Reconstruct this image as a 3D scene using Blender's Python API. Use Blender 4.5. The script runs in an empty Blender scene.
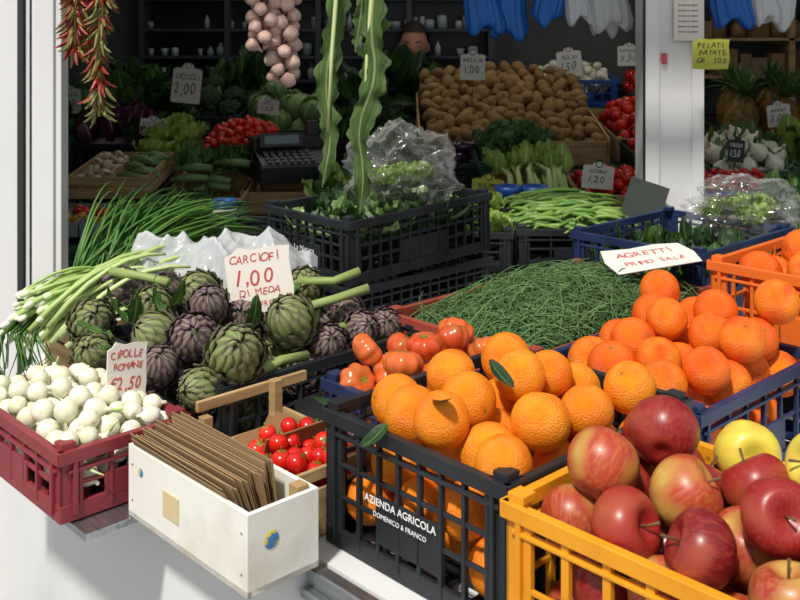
import bpy, math, random
import numpy as np
from mathutils import Vector, Matrix, Euler, noise
random.seed(7); np.random.seed(7)
pi=math.pi
sc=bpy.context.scene
U=random.uniform
def H(h):
    c=[int(h[i:i+2],16)/255 for i in (0,2,4)]
    return tuple([(x/12.92 if x<=.04045 else ((x+.055)/1.055)**2.4) for x in c]+[1.0])
# ---------------------------------------------------------------- materials
def M(name,c1,c2=None,rough=.5,c3=None,ns=3.,lo=.45,hi=.6,bump=0.,bs=20.,coord='lc',spec=.5,metal=0.,
      transl=0.,coat=0.,rib=None,tip=None,stretch=None,bd=.01,sss=0.,c4=None,speck=None):
    m=bpy.data.materials.new(name); m.use_nodes=True
    nt=m.node_tree; N=nt.nodes; Lk=nt.links; b=N['Principled BSDF']
    b.inputs['Roughness'].default_value=rough
    b.inputs['Metallic'].default_value=metal
    b.inputs['Specular IOR Level'].default_value=spec
    b.inputs['Coat Weight'].default_value=coat
    if sss:
        b.inputs['Subsurface Weight'].default_value=sss
        b.inputs['Subsurface Radius'].default_value=(.02,.01,.005)
        b.inputs['Subsurface Scale'].default_value=.5
    if coord=='lc':
        a=N.new('ShaderNodeAttribute'); a.attribute_name='lc'; vec=a.outputs['Vector']
    else:
        a=N.new('ShaderNodeTexCoord'); vec=a.outputs['Object']
    if stretch:
        mp=N.new('ShaderNodeVectorMath'); mp.operation='MULTIPLY'; mp.inputs[1].default_value=stretch
        Lk.new(vec,mp.inputs[0]); nvec=mp.outputs[0]
    else: nvec=vec
    r=N.new('ShaderNodeAttribute'); r.attribute_name='rnd'
    def mix(fac,A,B):
        x=N.new('ShaderNodeMix'); x.data_type='RGBA'
        if isinstance(fac,float): x.inputs[0].default_value=fac
        else: Lk.new(fac,x.inputs[0])
        for i,v in ((6,A),(7,B)):
            if isinstance(v,tuple): x.inputs[i].default_value=v
            else: Lk.new(v,x.inputs[i])
        return x.outputs[2]
    def rng(val,lo,hi,o0=0.,o1=1.):
        x=N.new('ShaderNodeMapRange'); x.inputs[1].default_value=lo; x.inputs[2].default_value=hi
        x.inputs[3].default_value=o0; x.inputs[4].default_value=o1
        Lk.new(val,x.inputs[0]); return x.outputs[0]
    col=c1
    if c2: col=mix(r.outputs['Fac'],c1,c2)
    def off(v,kk):
        cb=N.new('ShaderNodeVectorMath'); cb.operation='ADD'
        k=N.new('ShaderNodeMath'); k.operation='MULTIPLY'; k.inputs[1].default_value=kk
        Lk.new(r.outputs['Fac'],k.inputs[0]); Lk.new(v,cb.inputs[0]); Lk.new(k.outputs[0],cb.inputs[1]); return cb.outputs[0]
    if c4:
        n=N.new('ShaderNodeTexNoise'); n.inputs['Scale'].default_value=c4[1]; n.inputs['Detail'].default_value=1
        Lk.new(off(vec,91.),n.inputs['Vector']); col=mix(rng(n.outputs['Fac'],c4[2],c4[3]),col,c4[0])
    if c3:
        n=N.new('ShaderNodeTexNoise'); n.inputs['Scale'].default_value=ns; n.inputs['Detail'].default_value=4
        Lk.new(off(nvec,37.),n.inputs['Vector'])
        col=mix(rng(n.outputs['Fac'],lo,hi),col,c3)
    if speck: # small lenticels (colour, scale, radius, strength)
        n=N.new('ShaderNodeTexVoronoi'); n.inputs['Scale'].default_value=speck[1]
        Lk.new(off(vec,13.),n.inputs['Vector']); col=mix(rng(n.outputs['Distance'],speck[2],speck[2]*.5,0.,speck[3]),col,speck[0])
    if rib or tip:
        sx=N.new('ShaderNodeSeparateXYZ'); Lk.new(vec,sx.inputs[0])
        if tip: col=mix(rng(sx.outputs[1],tip[1],tip[2]),col,tip[0])
        if rib:
            ab=N.new('ShaderNodeMath'); ab.operation='ABSOLUTE'; Lk.new(sx.outputs[0],ab.inputs[0])
            col=mix(rng(ab.outputs[0],rib[2],rib[1]),col,rib[0])
    if isinstance(col,tuple): b.inputs['Base Color'].default_value=col
    else: Lk.new(col,b.inputs['Base Color'])
    if bump:
        n=N.new('ShaderNodeTexNoise'); n.inputs['Scale'].default_value=bs; n.inputs['Detail'].default_value=3
        Lk.new(nvec,n.inputs['Vector'])
        bp=N.new('ShaderNodeBump'); bp.inputs['Strength'].default_value=bump; bp.inputs['Distance'].default_value=bd
        Lk.new(n.outputs['Fac'],bp.inputs['Height']); Lk.new(bp.outputs[0],b.inputs['Normal'])
    if transl:
        t=N.new('ShaderNodeBsdfTranslucent')
        if isinstance(col,tuple): t.inputs[0].default_value=col
        else: Lk.new(col,t.inputs[0])
        ms=N.new('ShaderNodeMixShader'); ms.inputs[0].default_value=transl
        Lk.new(b.outputs[0],ms.inputs[1]); Lk.new(t.outputs[0],ms.inputs[2])
        Lk.new(ms.outputs[0],N['Material Output'].inputs[0])
    return m
def bagmat(name,col,tr,rough=.22):
    m=bpy.data.materials.new(name); m.use_nodes=True; nt=m.node_tree; N=nt.nodes; Lk=nt.links
    b=N['Principled BSDF']; b.inputs['Base Color'].default_value=col; b.inputs['Roughness'].default_value=rough
    t=N.new('ShaderNodeBsdfTranslucent'); t.inputs[0].default_value=col
    T=N.new('ShaderNodeBsdfTransparent')
    a=N.new('ShaderNodeMixShader'); a.inputs[0].default_value=.4
    Lk.new(b.outputs[0],a.inputs[1]); Lk.new(t.outputs[0],a.inputs[2])
    c=N.new('ShaderNodeMixShader'); c.inputs[0].default_value=tr
    if tr>.5:
        g=N.new('ShaderNodeBsdfGlossy'); g.inputs['Roughness'].default_value=.12; g.inputs[0].default_value=(1,1,1,1)
        a2=N.new('ShaderNodeMixShader'); a2.inputs[0].default_value=.45
        Lk.new(a.outputs[0],a2.inputs[1]); Lk.new(g.outputs[0],a2.inputs[2]); a=a2
        lw=N.new('ShaderNodeLayerWeight'); lw.inputs[0].default_value=.3
        mr=N.new('ShaderNodeMapRange'); mr.inputs[1].default_value=0; mr.inputs[2].default_value=.9; mr.inputs[3].default_value=tr; mr.inputs[4].default_value=.55
        Lk.new(lw.outputs['Facing'],mr.inputs[0]); Lk.new(mr.outputs[0],c.inputs[0])
    Lk.new(a.outputs[0],c.inputs[1]); Lk.new(T.outputs[0],c.inputs[2])
    Lk.new(c.outputs[0],N['Material Output'].inputs[0]); return m

m_orange=M('orange_peel',H('f48808'),H('fb9c18'),.42,H('ee7808'),1.0,.4,.7,bump=.45,bs=20,spec=.45,bd=.025,sss=.05,speck=(H('c86408'),16.,.12,.25))
m_bloodor=M('red_orange_peel',H('f46a0e'),H('f98a18'),.40,H('e6540c'),1.0,.4,.7,bump=.45,bs=20,spec=.45,bd=.025,speck=(H('c04408'),16.,.12,.25))
m_calyx=M('calyx',H('5d7a2c'),H('6f6a30'),.7)
m_apple=M('apple_skin',H('70121c'),H('94201f'),.36,H('a03a2a'),2.0,.45,.8,stretch=(6,6,.6),spec=.45,coat=.05,c4=(H('a04c30'),.8,.5,.75),speck=(H('d8a078'),8.,.07,.7))
m_apple2=M('apple_skin_streaked',H('96302a'),H('ac4028'),.38,H('bc743e'),1.6,.42,.85,stretch=(6,6,.6),spec=.45,coat=.04,c4=(H('bca24e'),.8,.47,.7),speck=(H('e0b888'),8.,.07,.7))
m_applel=M('apple_skin_yellow',H('dcc440'),H('cfc858'),.38,H('d8a848'),2,.45,.8,speck=(H('a08838'),8.,.06,.6))
m_stem=M('stem_brown',H('5a4020'),H('6b5530'),.8)
m_tom=M('tomato_skin',H('c41810'),H('dc2c16'),.2,coat=.2)
m_tomr=M('ribbed_tomato',H('c4421e'),H('da6a30'),.25,H('a8642e'),.9,.45,.75,coat=.2)
m_green=M('stem_green',H('4f7a26'),H('6b9434'),.55)
m_pale=M('stem_pale',H('c0cf92'),H('a2ba6c'),.45)
m_arti=M('artichoke_bract',H('7a8650'),H('6a7644'),.58,tip=(H('604652'),.45,1.15),rib=(H('88955c'),.05,.5),transl=.08)
m_artip=M('artichoke_bract_violet',H('74685c'),H('685850'),.58,tip=(H('5c3c52'),.2,1.0),rib=(H('807a62'),.1,.4))
m_artcore=M('artichoke_core',H('4c5430'),None,.7)
m_artstem=M('artichoke_stem',H('8da05a'),H('9cab68'),.6,H('6f8444'),4,.4,.7,stretch=(6,1,1))
m_white=M('onion_white',H('ece8d8'),H('dedcc0'),.4,H('c8c99a'),1.6,.5,.8,sss=.05)
m_garlic=M('garlic_skin',H('cfa898'),H('be8e84'),.55,H('e0d0c0'),2,.4,.7,stretch=(4,4,1))
m_potato=M('potato_skin',H('a07e4c'),H('86663c'),.8,H('6a4e30'),3,.5,.75,bump=.2,bs=8,bd=.02)
m_dill=M('herb_green',H('3e6638'),H('7a9c62'),.5,transl=.15)
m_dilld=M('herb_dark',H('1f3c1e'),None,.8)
m_chive=M('chive_green',H('3a682c'),H('5a8838'),.45,transl=.15)
m_scal=M('spring_onion_stalk',H('b4cc7c'),H('8fb458'),.42,tip=(H('4f8432'),.45,1.),transl=.15)
m_bulb=M('spring_onion_bulb',H('f0f0dc'),H('dfe6bd'),.4)
m_leaf=M('leaf_green',H('3a6028'),H('527a34'),.5,H('2c4c20'),3,.4,.7,rib=(H('86a05e'),.03,.12),transl=.22)
m_leafd=M('leaf_dark',H('203a1e'),H('30542a'),.5,H('1a3018'),3,.4,.7,rib=(H('5c7844'),.03,.12),transl=.18)
m_lett=M('leaf_lettuce',H('86a648'),H('9cb85a'),.5,rib=(H('d0dcaa'),.03,.16),transl=.28)
m_cab=M('cabbage_leaf',H('82a05e'),H('728f56'),.5,rib=(H('bccc9c'),.03,.14),transl=.15)
m_radic=M('leaf_purple',H('4b1d38'),H('5f2c4a'),.45,rib=(H('b89ab0'),.03,.1),transl=.2)
m_broc=M('broccoli_floret',H('3a5636'),H('48643c'),.8,bump=.8,bs=14,bd=.1)
m_hang=M('hanging_leaf',H('5c7e40'),H('78965a'),.55,H('44622e'),5,.4,.65,rib=(H('a8ba80'),.03,.14),transl=.35,bump=.5,bs=14,bd=.05)
m_chr=M('chili_red',H('98281a'),H('6e281a'),.35)
m_chg=M('chili_green',H('59642e'),H('7e6a38'),.4)
m_pine=M('pineapple_skin',H('a56a24'),H('8a6a2c'),.6,H('5a4a20'),4,.45,.6)
m_straw=M('strawberry',H('b81c1c'),H('d02820'),.3)
m_aub=M('aubergine_skin',H('2c1630'),H('3c1e3c'),.15)
m_bean=M('bean_green',H('7a9a46'),H('5a8238'),.45)
m_zuc=M('zucchini_skin',H('5c8040'),H('3f6a30'),.35,H('a8bc80'),5,.5,.65,stretch=(4,.3,4))
m_mush=M('mushroom',H('d0c4aa'),H('baa888'),.6)
m_yel=M('yellow_fruit',H('d9b23c'),H('c98f30'),.4)
m_blk=M('plastic_black',H('1a1e22'),None,.45,H('2a2e33'),6,.4,.7,coord='obj',bump=.05,bs=60,spec=.4)
m_nvy=M('plastic_navy',H('1b2a4c'),None,.45,H('273a60'),6,.4,.7,coord='obj',spec=.4)
m_blu=M('plastic_blue',H('1f4a96'),None,.4,coord='obj')
m_red=M('plastic_red',H('7a2630'),None,.48,H('8c343a'),5,.4,.7,coord='obj')
m_redb=M('plastic_brick',H('9c4434'),None,.48,H('8c3c30'),5,.4,.7,coord='obj')
m_yc=M('plastic_yellow',H('e79c1c'),None,.48,H('d58a12'),8,.4,.7,coord='obj')
m_oc=M('plastic_orange',H('de6a22'),None,.48,coord='obj')
m_grn=M('plastic_green',H('2a5a40'),None,.45,coord='obj')
m_wood=M('wood_pale',H('b89a6c'),H('a8875a'),.75,H('94734a'),6,.4,.7,coord='obj',stretch=(1,1,9))
m_wpaint=M('wood_white_painted',H('e6e4dc'),None,.6,H('cac2ae'),9,.52,.85,coord='obj',bump=.12,bs=30)
m_kraft=M('kraft_paper',H('7c6446'),H('a0845e'),.85,coord='lc')
m_card=M('cardboard',H('8a6440'),H('7a5838'),.85,H('745030'),4,.4,.7,coord='obj')
m_frame=M('painted_aluminium_white',H('dedede'),None,.4,H('d2d2d2'),2,.5,.8,coord='obj')
m_ctr=M('counter_white_enamel',H('dcdddd'),None,.4,H('c8c9c8'),3,.5,.85,coord='obj')
m_groove=M('gap_shade',H('2a2c2e'),None,.6)  # dark colour standing in for the shade inside frame gaps and grooves
m_steel=M('stainless_steel',H('b8bcc0'),None,.3,H('9aa0a4'),20,.4,.7,coord='obj',metal=.9,stretch=(1,8,8))
m_bench=M('bench_green_mat',H('1e2620'),None,.8)
m_wall=M('plaster_grey',H('5c5e5c'),None,.8,H('4c4e4c'),2,.4,.7,coord='obj')
m_wallD=M('panel_dark',H('121518'),None,.35)
m_shelf=M('shelf_grey',H('383e44'),None,.4)
m_floor=M('pavement',H('8a8984'),None,.85,H('6f6e6a'),8,.4,.7,coord='obj',bump=.3,bs=60)
m_paper=M('paper_white',H('e2dcd2'),H('d8d2c6'),.7)
m_tagw=M('tag_plastic_white',H('d6d4cc'),None,.5)
m_ink=M('ink_black',H('1c1c20'),None,.6)
m_inkr=M('ink_red',H('c04848'),None,.6)
m_inkw=M('print_white',H('e8e8e8'),None,.5)
m_olive=M('card_yellow_green',H('a8a83c'),None,.6)
m_slate=M('card_slate',H('26302c'),None,.6)
m_dev=M('device_black',H('17191b'),None,.4)
m_devk=M('device_keys',H('54585c'),H('383c40'),.5)
m_lcd=M('device_display',H('5c7070'),None,.15)
m_glass=M('ceramic_pale',H('7c8a92'),H('b0b8bc'),.2)
m_jar=M('jar_brown',H('6a4428'),H('98784c'),.4)
m_bag=bagmat('plastic_film_clear',H('f2f4f4'),.95,.12)
m_bagw=bagmat('plastic_film_white',H('e6eaee'),.15)
m_bagb=bagmat('plastic_bag_blue',H('2a78d4'),.05)
m_sticker=M('sticker_blue',H('3f7fb8'),None,.5,H('d8c040'),60,.5,.55,coord='obj')
m_label=M('label_beige',H('cdbb92'),None,.7)
m_cord=M('cord_natural',H('b8a070'),None,.8)
m_skin=M('skin',H('b88468'),None,.55,sss=.1)
m_hair=M('hair_dark',H('2c2420'),None,.6,H('3a302a'),20,.4,.6,stretch=(1,1,.2))
m_cloth=M('knit_dark_green',H('2c3a38'),None,.85,H('243030'),12,.4,.7,coord='obj')
m_trous=M('cloth_black',H('1c1c20'),None,.85)
m_eye=M('eye_white',H('d8d4cc'),None,.2); m_lip=M('lip',H('8c4c42'),None,.5)
m_fill_tube=bpy.data.materials.new('added_fill_tube'); m_fill_tube.use_nodes=True  # glow for the tubes of the added fill lamps
m_fill_tube.node_tree.nodes['Principled BSDF'].inputs['Emission Color'].default_value=(1,.96,.9,1)
m_fill_tube.node_tree.nodes['Principled BSDF'].inputs['Emission Strength'].default_value=3

# ---------------------------------------------------------------- mesh builder
def rot(rx,ry,rz): return np.array(Euler((rx,ry,rz)).to_matrix())
def rrot(): return rot(U(0,6.28),U(0,6.28),U(0,6.28))
def align(d):
    q=Vector((0,0,1)).rotation_difference(Vector(d).normalized()); return np.array(q.to_matrix())
BOXF=[(0,3,2,1),(4,5,6,7),(0,1,5,4),(1,2,6,5),(2,3,7,6),(3,0,4,7)]
class MB:
    def __init__(s): s.V=[];s.F=[];s.M=[];s.S=[];s.L=[];s.R=[];s.n=0
    def add(s,v,f,m=0,R=None,t=(0,0,0),k=1.,rnd=0.,lc=None,smooth=True):
        v=np.asarray(v,float); l=v if lc is None else np.asarray(lc,float)
        p=v*np.asarray(k)
        if R is not None: p=p@R.T
        s.V.append(p+np.asarray(t)); s.L.append(l); s.R.append(np.full(len(v),rnd))
        n=s.n; s.F.extend([tuple([i+n for i in q]) for q in f])
        s.M.extend([m]*len(f) if isinstance(m,int) else list(m)); s.S.extend([smooth]*len(f)); s.n+=len(v)
    def tm(s,T,R=None,t=(0,0,0),k=1.,rnd=None,mo=0):
        s.add(T[0],T[1],[x+mo for x in T[2]],R,t,k,U(0,1) if rnd is None else rnd,T[3])
    def box(s,c,z,m=0,R=None,rnd=0.):
        a,b,d=[x/2 for x in z]
        v=np.array([(-a,-b,-d),(a,-b,-d),(a,b,-d),(-a,b,-d),(-a,-b,d),(a,-b,d),(a,b,d),(-a,b,d)])
        s.add(v,BOXF,m,R,c,1,rnd,smooth=False)
    def prism(s,poly,z0,z1,m=0):
        n=len(poly); v=[(x,y,z0) for x,y in poly]+[(x,y,z1) for x,y in poly]
        f=[tuple(range(n))[::-1],tuple(range(n,2*n))]+[(i,(i+1)%n,n+(i+1)%n,n+i) for i in range(n)]
        s.add(v,f,m,smooth=False)
    def tube(s,pts,rad,seg=6,m=0,rnd=0.,R=None,t=(0,0,0)):
        pts=np.asarray(pts,float); n=len(pts)
        if not hasattr(rad,'__len__'): rad=[rad]*n
        tg=np.gradient(pts,axis=0); V=[];L=[]
        tg/= (np.linalg.norm(tg,axis=1)[:,None]+1e-9)
        mt=tg.mean(0); up=np.array((0,0,1.)) if abs(mt[2])<.8*np.linalg.norm(mt)+1e-9 else np.array((0,1.,0))
        for i in range(n):
            a=np.cross(tg[i],up); a/=np.linalg.norm(a)+1e-9; b=np.cross(a,tg[i])
            for j in range(seg):
                th=2*pi*j/seg; V.append(pts[i]+rad[i]*(math.cos(th)*a+math.sin(th)*b)); L.append((math.cos(th),i/(n-1),math.sin(th)))
        f=[(i*seg+j,i*seg+(j+1)%seg,(i+1)*seg+(j+1)%seg,(i+1)*seg+j) for i in range(n-1) for j in range(seg)]
        f+= [tuple(range(seg))[::-1],tuple(range((n-1)*seg,n*seg))]
        s.add(V,f,m,R,t,1,rnd,L)
    def obj(s,name,mats,loc=(0,0,0),rz=0,rx=0,bevel=0,ry=0):
        me=bpy.data.meshes.new(name); V=np.concatenate(s.V)
        me.from_pydata(V.tolist(),[],s.F)
        me.polygons.foreach_set('material_index',s.M); me.polygons.foreach_set('use_smooth',s.S)
        a=me.attributes.new('lc','FLOAT_VECTOR','POINT'); a.data.foreach_set('vector',np.concatenate(s.L).ravel())
        a=me.attributes.new('rnd','FLOAT','POINT'); a.data.foreach_set('value',np.concatenate(s.R))
        for m in (mats if isinstance(mats,(list,tuple)) else [mats]): me.materials.append(m)
        me.update()
        o=bpy.data.objects.new(name,me); sc.collection.objects.link(o)
        o.location=loc; o.rotation_euler=(rx,ry,rz)
        if bevel:
            b=o.modifiers.new('bevel','BEVEL'); b.width=bevel; b.segments=2; b.limit_method='ANGLE'
        return o
# ---------------------------------------------------------------- templates (v,f,m,lc)
def lathe(prof,seg,mod=None):
    n=len(prof); V=[];F=[]
    for i,(r,z) in enumerate(prof):
        for j in range(seg):
            a=2*pi*j/seg; k=1 if mod is None else mod(a,i/(n-1)); V.append((r*k*math.cos(a),r*k*math.sin(a),z))
    for i in range(n-1):
        for j in range(seg): F.append((i*seg+j,(i+1)*seg+j,(i+1)*seg+(j+1)%seg,i*seg+(j+1)%seg))
    return V,F
def T(V,F,m=0,lc=None): return (np.array(V,float),F,[m]*len(F),np.array(V,float) if lc is None else np.array(lc,float))
def join(*ts):
    V=[];F=[];Mx=[];L=[];n=0
    for v,f,m,l in ts:
        V.append(v);L.append(l);F+= [tuple(i+n for i in q) for q in f];Mx+=m;n+=len(v)
    return (np.concatenate(V),F,Mx,np.concatenate(L))
def tubeT(pts,rad,seg,m):
    b=MB(); b.tube(pts,rad,seg,0); return (b.V[0],b.F,[m]*len(b.F),b.L[0])
def sphprof(n,fz=lambda th,z:z,fr=lambda th,r:r):
    o=[]
    for i in range(n+1):
        th=pi*(1-i/n); o.append((max(fr(th,math.sin(th)),1e-4),fz(th,math.cos(th))))
    return o
def star(n,r,z,m,droop=0.1):
    V=[(0,0,z)];F=[]
    for i in range(n*2):
        a=pi*i/n; q=r if i%2==0 else r*.3; V.append((q*math.cos(a),q*math.sin(a),z+(-droop if i%2==0 else 0)))
    for i in range(n*2): F.append((0,1+i,1+(i+1)%(n*2)))
    return T(V,F,m)
t_orange=join(T(*lathe(sphprof(16,lambda th,z:z*.95-.06*math.exp(-(th/.22)**2)+.03*math.exp(-((pi-th)/.15)**2)),26)),star(5,.1,.93,1,.0))
def applef(n=20,seg=26,hk=.9):
    pr=sphprof(n,lambda th,z:z*hk-.42*math.exp(-(th/.38)**2)+.22*math.exp(-((pi-th)/.3)**2),lambda th,r:r*(1+.07*math.cos(th)))
    return join(T(*lathe(pr,seg,lambda a,t:1+.03*math.cos(5*a)*(1-t))),tubeT([(0,0,.45),(.02,0,.75),(.08,.02,1.05)],[.04,.035,.05],5,1))
t_apple=applef(); t_apple2=applef(hk=.98)
t_tom=join(T(*lathe(sphprof(9,lambda th,z:z*.92-.08*math.exp(-(th/.3)**2)),14)),star(5,.55,.86,1,-.02),tubeT([(0,0,.8),(.05,0,1.1),(.15,0,1.3)],[.06,.05,.06],4,1))
t_tomr=join(T(*lathe(sphprof(12,lambda th,z:z*.72-.25*math.exp(-(th/.45)**2)),40,lambda a,t:1-.13*abs(math.sin(4*a))**2+.04*math.sin(2*a))),star(5,.3,.5,1,-.06))
def potatoT(s):
    V,F=lathe(sphprof(8),12); o=[]
    for v in V:
        k=1+.16*noise.noise(Vector(v)*1.3+Vector((s*9,0,0))); o.append((v[0]*k*.78,v[1]*k*.72,v[2]*k*1.05))
    return T(o,F)
t_pot=[potatoT(i) for i in range(5)]
t_onion=T(*lathe([(.02,-.95),(.4,-.93),(.8,-.66),(1,-.1),(.96,.3),(.72,.68),(.38,.95),(.2,1.12),(.16,1.5),(.01,1.52)],12))
t_ball=T(*lathe(sphprof(8),12))
t_garlic=T(*lathe([(.02,-.75),(.5,-.8),(.9,-.5),(1,-.1),(.8,.35),(.45,.7),(.2,1.1),(.15,1.5),(.01,1.5)],15,lambda a,t:1-.1*abs(math.sin(2.5*a))))
t_straw=T(*lathe([(.02,-1.1),(.45,-.7),(.75,-.1),(.85,.4),(.6,.75),(.02,.8)],9))
t_mush=T(*lathe([(.3,-.8),(.35,-.1),(.95,-.1),(1,.15),(.75,.55),(.02,.75)],12))
def artichokeT(nb=64,stem=1.2):
    ts=[T(*lathe(sphprof(10,lambda th,z:z*1.0,lambda th,r:r*.86),14),2)]
    def E(al,ph,k):
        z=-math.cos(al)*1.08; r=math.sin(al)*.95
        return (r*k*math.cos(ph),r*k*math.sin(ph),z*(.5+.5*k)*1.0)
    for i in range(nb):
        t=i/nb; al=.35+t*2.05; ph=i*2.39996+.1*math.sin(i*7); D=.85-.1*t+.08*math.sin(i*5); w=.37-.12*t
        V=[];L=[];F=[]
        for a in range(6):
            q=a/5; wp=w*(max(0,1-q**1.7)**.6*(.75+.5*q)); A=min(al+D*q,pi-.03)
            for s_ in (-1,-.5,0,.5,1):
                k=1.0+.12*q+.22*q*q*(1-.5*t)*(1+.3*math.sin(i*3))-.09*s_*s_+.03
                V.append(E(A,ph+s_*wp/max(math.sin(A),.35),k)); L.append((s_,q,t))
        for a in range(5):
            for b in range(4): F.append((a*5+b,a*5+b+1,a*5+b+6,a*5+b+5))
        ts.append((np.array(V),F,[0]*len(F),np.array(L)))
    ts.append(tubeT([(0,0,-.9),(.03,.02,-1-stem*.5),(.1,.0,-1-stem)],[.26,.2,.2],8,1))
    return join(*ts)
t_art=artichokeT(); t_art2=artichokeT(60,.4)
def leafT(L,W,nt=8,ns=4,curl=.6,wave=.15,wf=3,cup=.2,base=.2,m=0,shape=.8):
    V=[];Lc=[];F=[];p=U(0,6)
    for i in range(nt+1):
        t=i/nt; wp=max(base*(1-t),math.sin(pi*min(1,t**shape*.97))**.7 if t>0 else 0)
        wp=max(wp,.02)
        y=L*math.sin(curl*t)/curl if curl else L*t; z0=L*(1-math.cos(curl*t))/curl if curl else 0
        for j in range(ns+1):
            s_=-1+2*j/ns
            V.append((s_*W*wp,y,z0+W*wp*cup*s_*s_+wave*W*abs(s_)**1.5*math.sin(wf*2*pi*t+p+(2 if s_>0 else 0)))); Lc.append((s_,t,0))
    for i in range(nt):
        for j in range(ns): a=i*(ns+1)+j; F.append((a,a+1,a+ns+2,a+ns+1))
    return (np.array(V),F,[m]*len(F),np.array(Lc))
def rosette(n=18,L=1,W=.45,e0=.2,e1=1.3,wave=.3,curl=.7):
    ts=[]
    for i in range(n):
        t=i/n; l=leafT(L*(1-.25*t),W*(1-.2*t),8,6,curl,wave,3,.35)
        R=rot(0,0,i*2.4)@rot(e0+(e1-e0)*t,0,0); ts.append((l[0]@R.T,l[1],l[2],l[3]))
    return join(*ts)
t_ros=[rosette() for _ in range(3)]
def cabbageT():
    ts=[T(*lathe(sphprof(10),16),0,[(1,1,1)]*(11*16))]
    for i in range(9):
        ph=i*2.4; V=[];L=[];F=[]; R0=1.02+.02*(9-i)
        for a in range(9):
            q=a/8; th=2.9-q*(2.1+.2*(i%3))
            for b in range(9):
                s_=-1+b/4; e=abs(s_)**3+q**5
                k=R0+.1*e+.03*math.sin(9*q+6*s_+i); wd=1.0*math.sin(pi*min(.9,q*.75+.12))
                V.append((k*math.sin(th)*math.cos(ph+s_*wd),k*math.sin(th)*math.sin(ph+s_*wd),k*math.cos(th))); L.append((s_,q,0))
        for a in range(8):
            for b in range(8): c=a*9+b; F.append((c,c+1,c+10,c+9))
        ts.append((np.array(V),F,[0]*len(F),np.array(L)))
    return join(*ts)
t_cab=cabbageT()
def broccoliT():
    ts=[tubeT([(0,0,-1),(0,0,0)],[.3,.45],8,1)]
    for i in range(26):
        t=(i+.5)/26; th=math.acos(1-t*.95); ph=i*2.4
        c=np.array((math.sin(th)*math.cos(ph)*.75,math.sin(th)*math.sin(ph)*.75,math.cos(th)*.6))
        ts.append((t_ball[0]*.3+c,t_ball[1],[0]*len(t_ball[1]),t_ball[3]+c))
    return join(*ts)
t_broc=broccoliT()
def pineT():
    V,F=lathe(sphprof(26),36); o=[]
    for x,y,z in V:
        a=math.atan2(y,x); k=1+.1*abs(math.cos(5*a+7*z))*abs(math.cos(5*a-7*z)); o.append((x*k*.8,y*k*.8,z*1.3))
    ts=[T(o,F,0)]
    for i in range(34):
        t=i/34; l=leafT(1.6-.3*abs(t-.5),.13,6,2,-.9+.8*t,0,1,.3,1.0,1,.5)
        R=rot(0,0,i*2.4)@rot(.5+1.0*t,0,0); ts.append((l[0]@R.T+np.array((0,0,1.2)),l[1],l[2],l[3]))
    return join(*ts)
t_pine=pineT()
t_chili=join(tubeT([(0,0,0),(.04,0,-.25),(.1,.0,-.6),(.22,0,-.9),(.3,0,-1)],[.11,.13,.1,.05,.01],7,0),tubeT([(0,0,.22),(0,0,0)],[.03,.08],5,1))
# ---------------------------------------------------------------- packing
def pack(w,d,fl,top,r0,r1,n=400,cand=70,x0=0,y0=0,seed=1,slack=0.):
    rs=np.random.RandomState(seed); P=np.zeros((0,4)); fails=0
    flf=fl if callable(fl) else (lambda x,y:np.full_like(x,fl)); tf=top if callable(top) else (lambda x,y:np.full_like(x,top))
    while len(P)<n and fails<25:
        r=rs.uniform(r0,r1); x=rs.uniform(-w/2+r,w/2-r,cand); y=rs.uniform(-d/2+r,d/2-r,cand); z=flf(x,y)+r
        if len(P):
            D=np.hypot(x[:,None]-P[:,0],y[:,None]-P[:,1]); s=(r+P[:,3])*(1-slack)
            hit=D<s; zz=np.where(hit,P[:,2]+np.sqrt(np.maximum(s**2-D**2,0)),-9); z=np.maximum(z,zz.max(1))
        ok=z+r<=tf(x,y)
        if not ok.any(): fails+=1; continue
        i=np.argmin(np.where(ok,z,9)); P=np.vstack([P,(x[i],y[i],z[i],r)])
    P[:,0]+=x0; P[:,1]+=y0
    return P
def dome(w,d,z,h): return lambda x,y: z+h*np.maximum(0,1-(2*x/w)**2*.8)*np.maximum(0,1-(2*y/d)**2*.8)
def heap(name,P,tmpl,mats,loc,rz,rx=0,tilt=None,kz=1.,extra=None,msel=None):
    b=MB()
    for p in P:
        R=rrot() if tilt is None else rot(U(-tilt,tilt),U(-tilt,tilt),U(0,6.28))
        t=random.choice(tmpl) if isinstance(tmpl,list) else tmpl
        mo=0 if msel is None else msel(p)
        b.tm(t,R,p[:3],p[3]*kz,mo=mo)
    if extra: extra(b)
    return b.obj(name,mats,loc,rz,rx)
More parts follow.
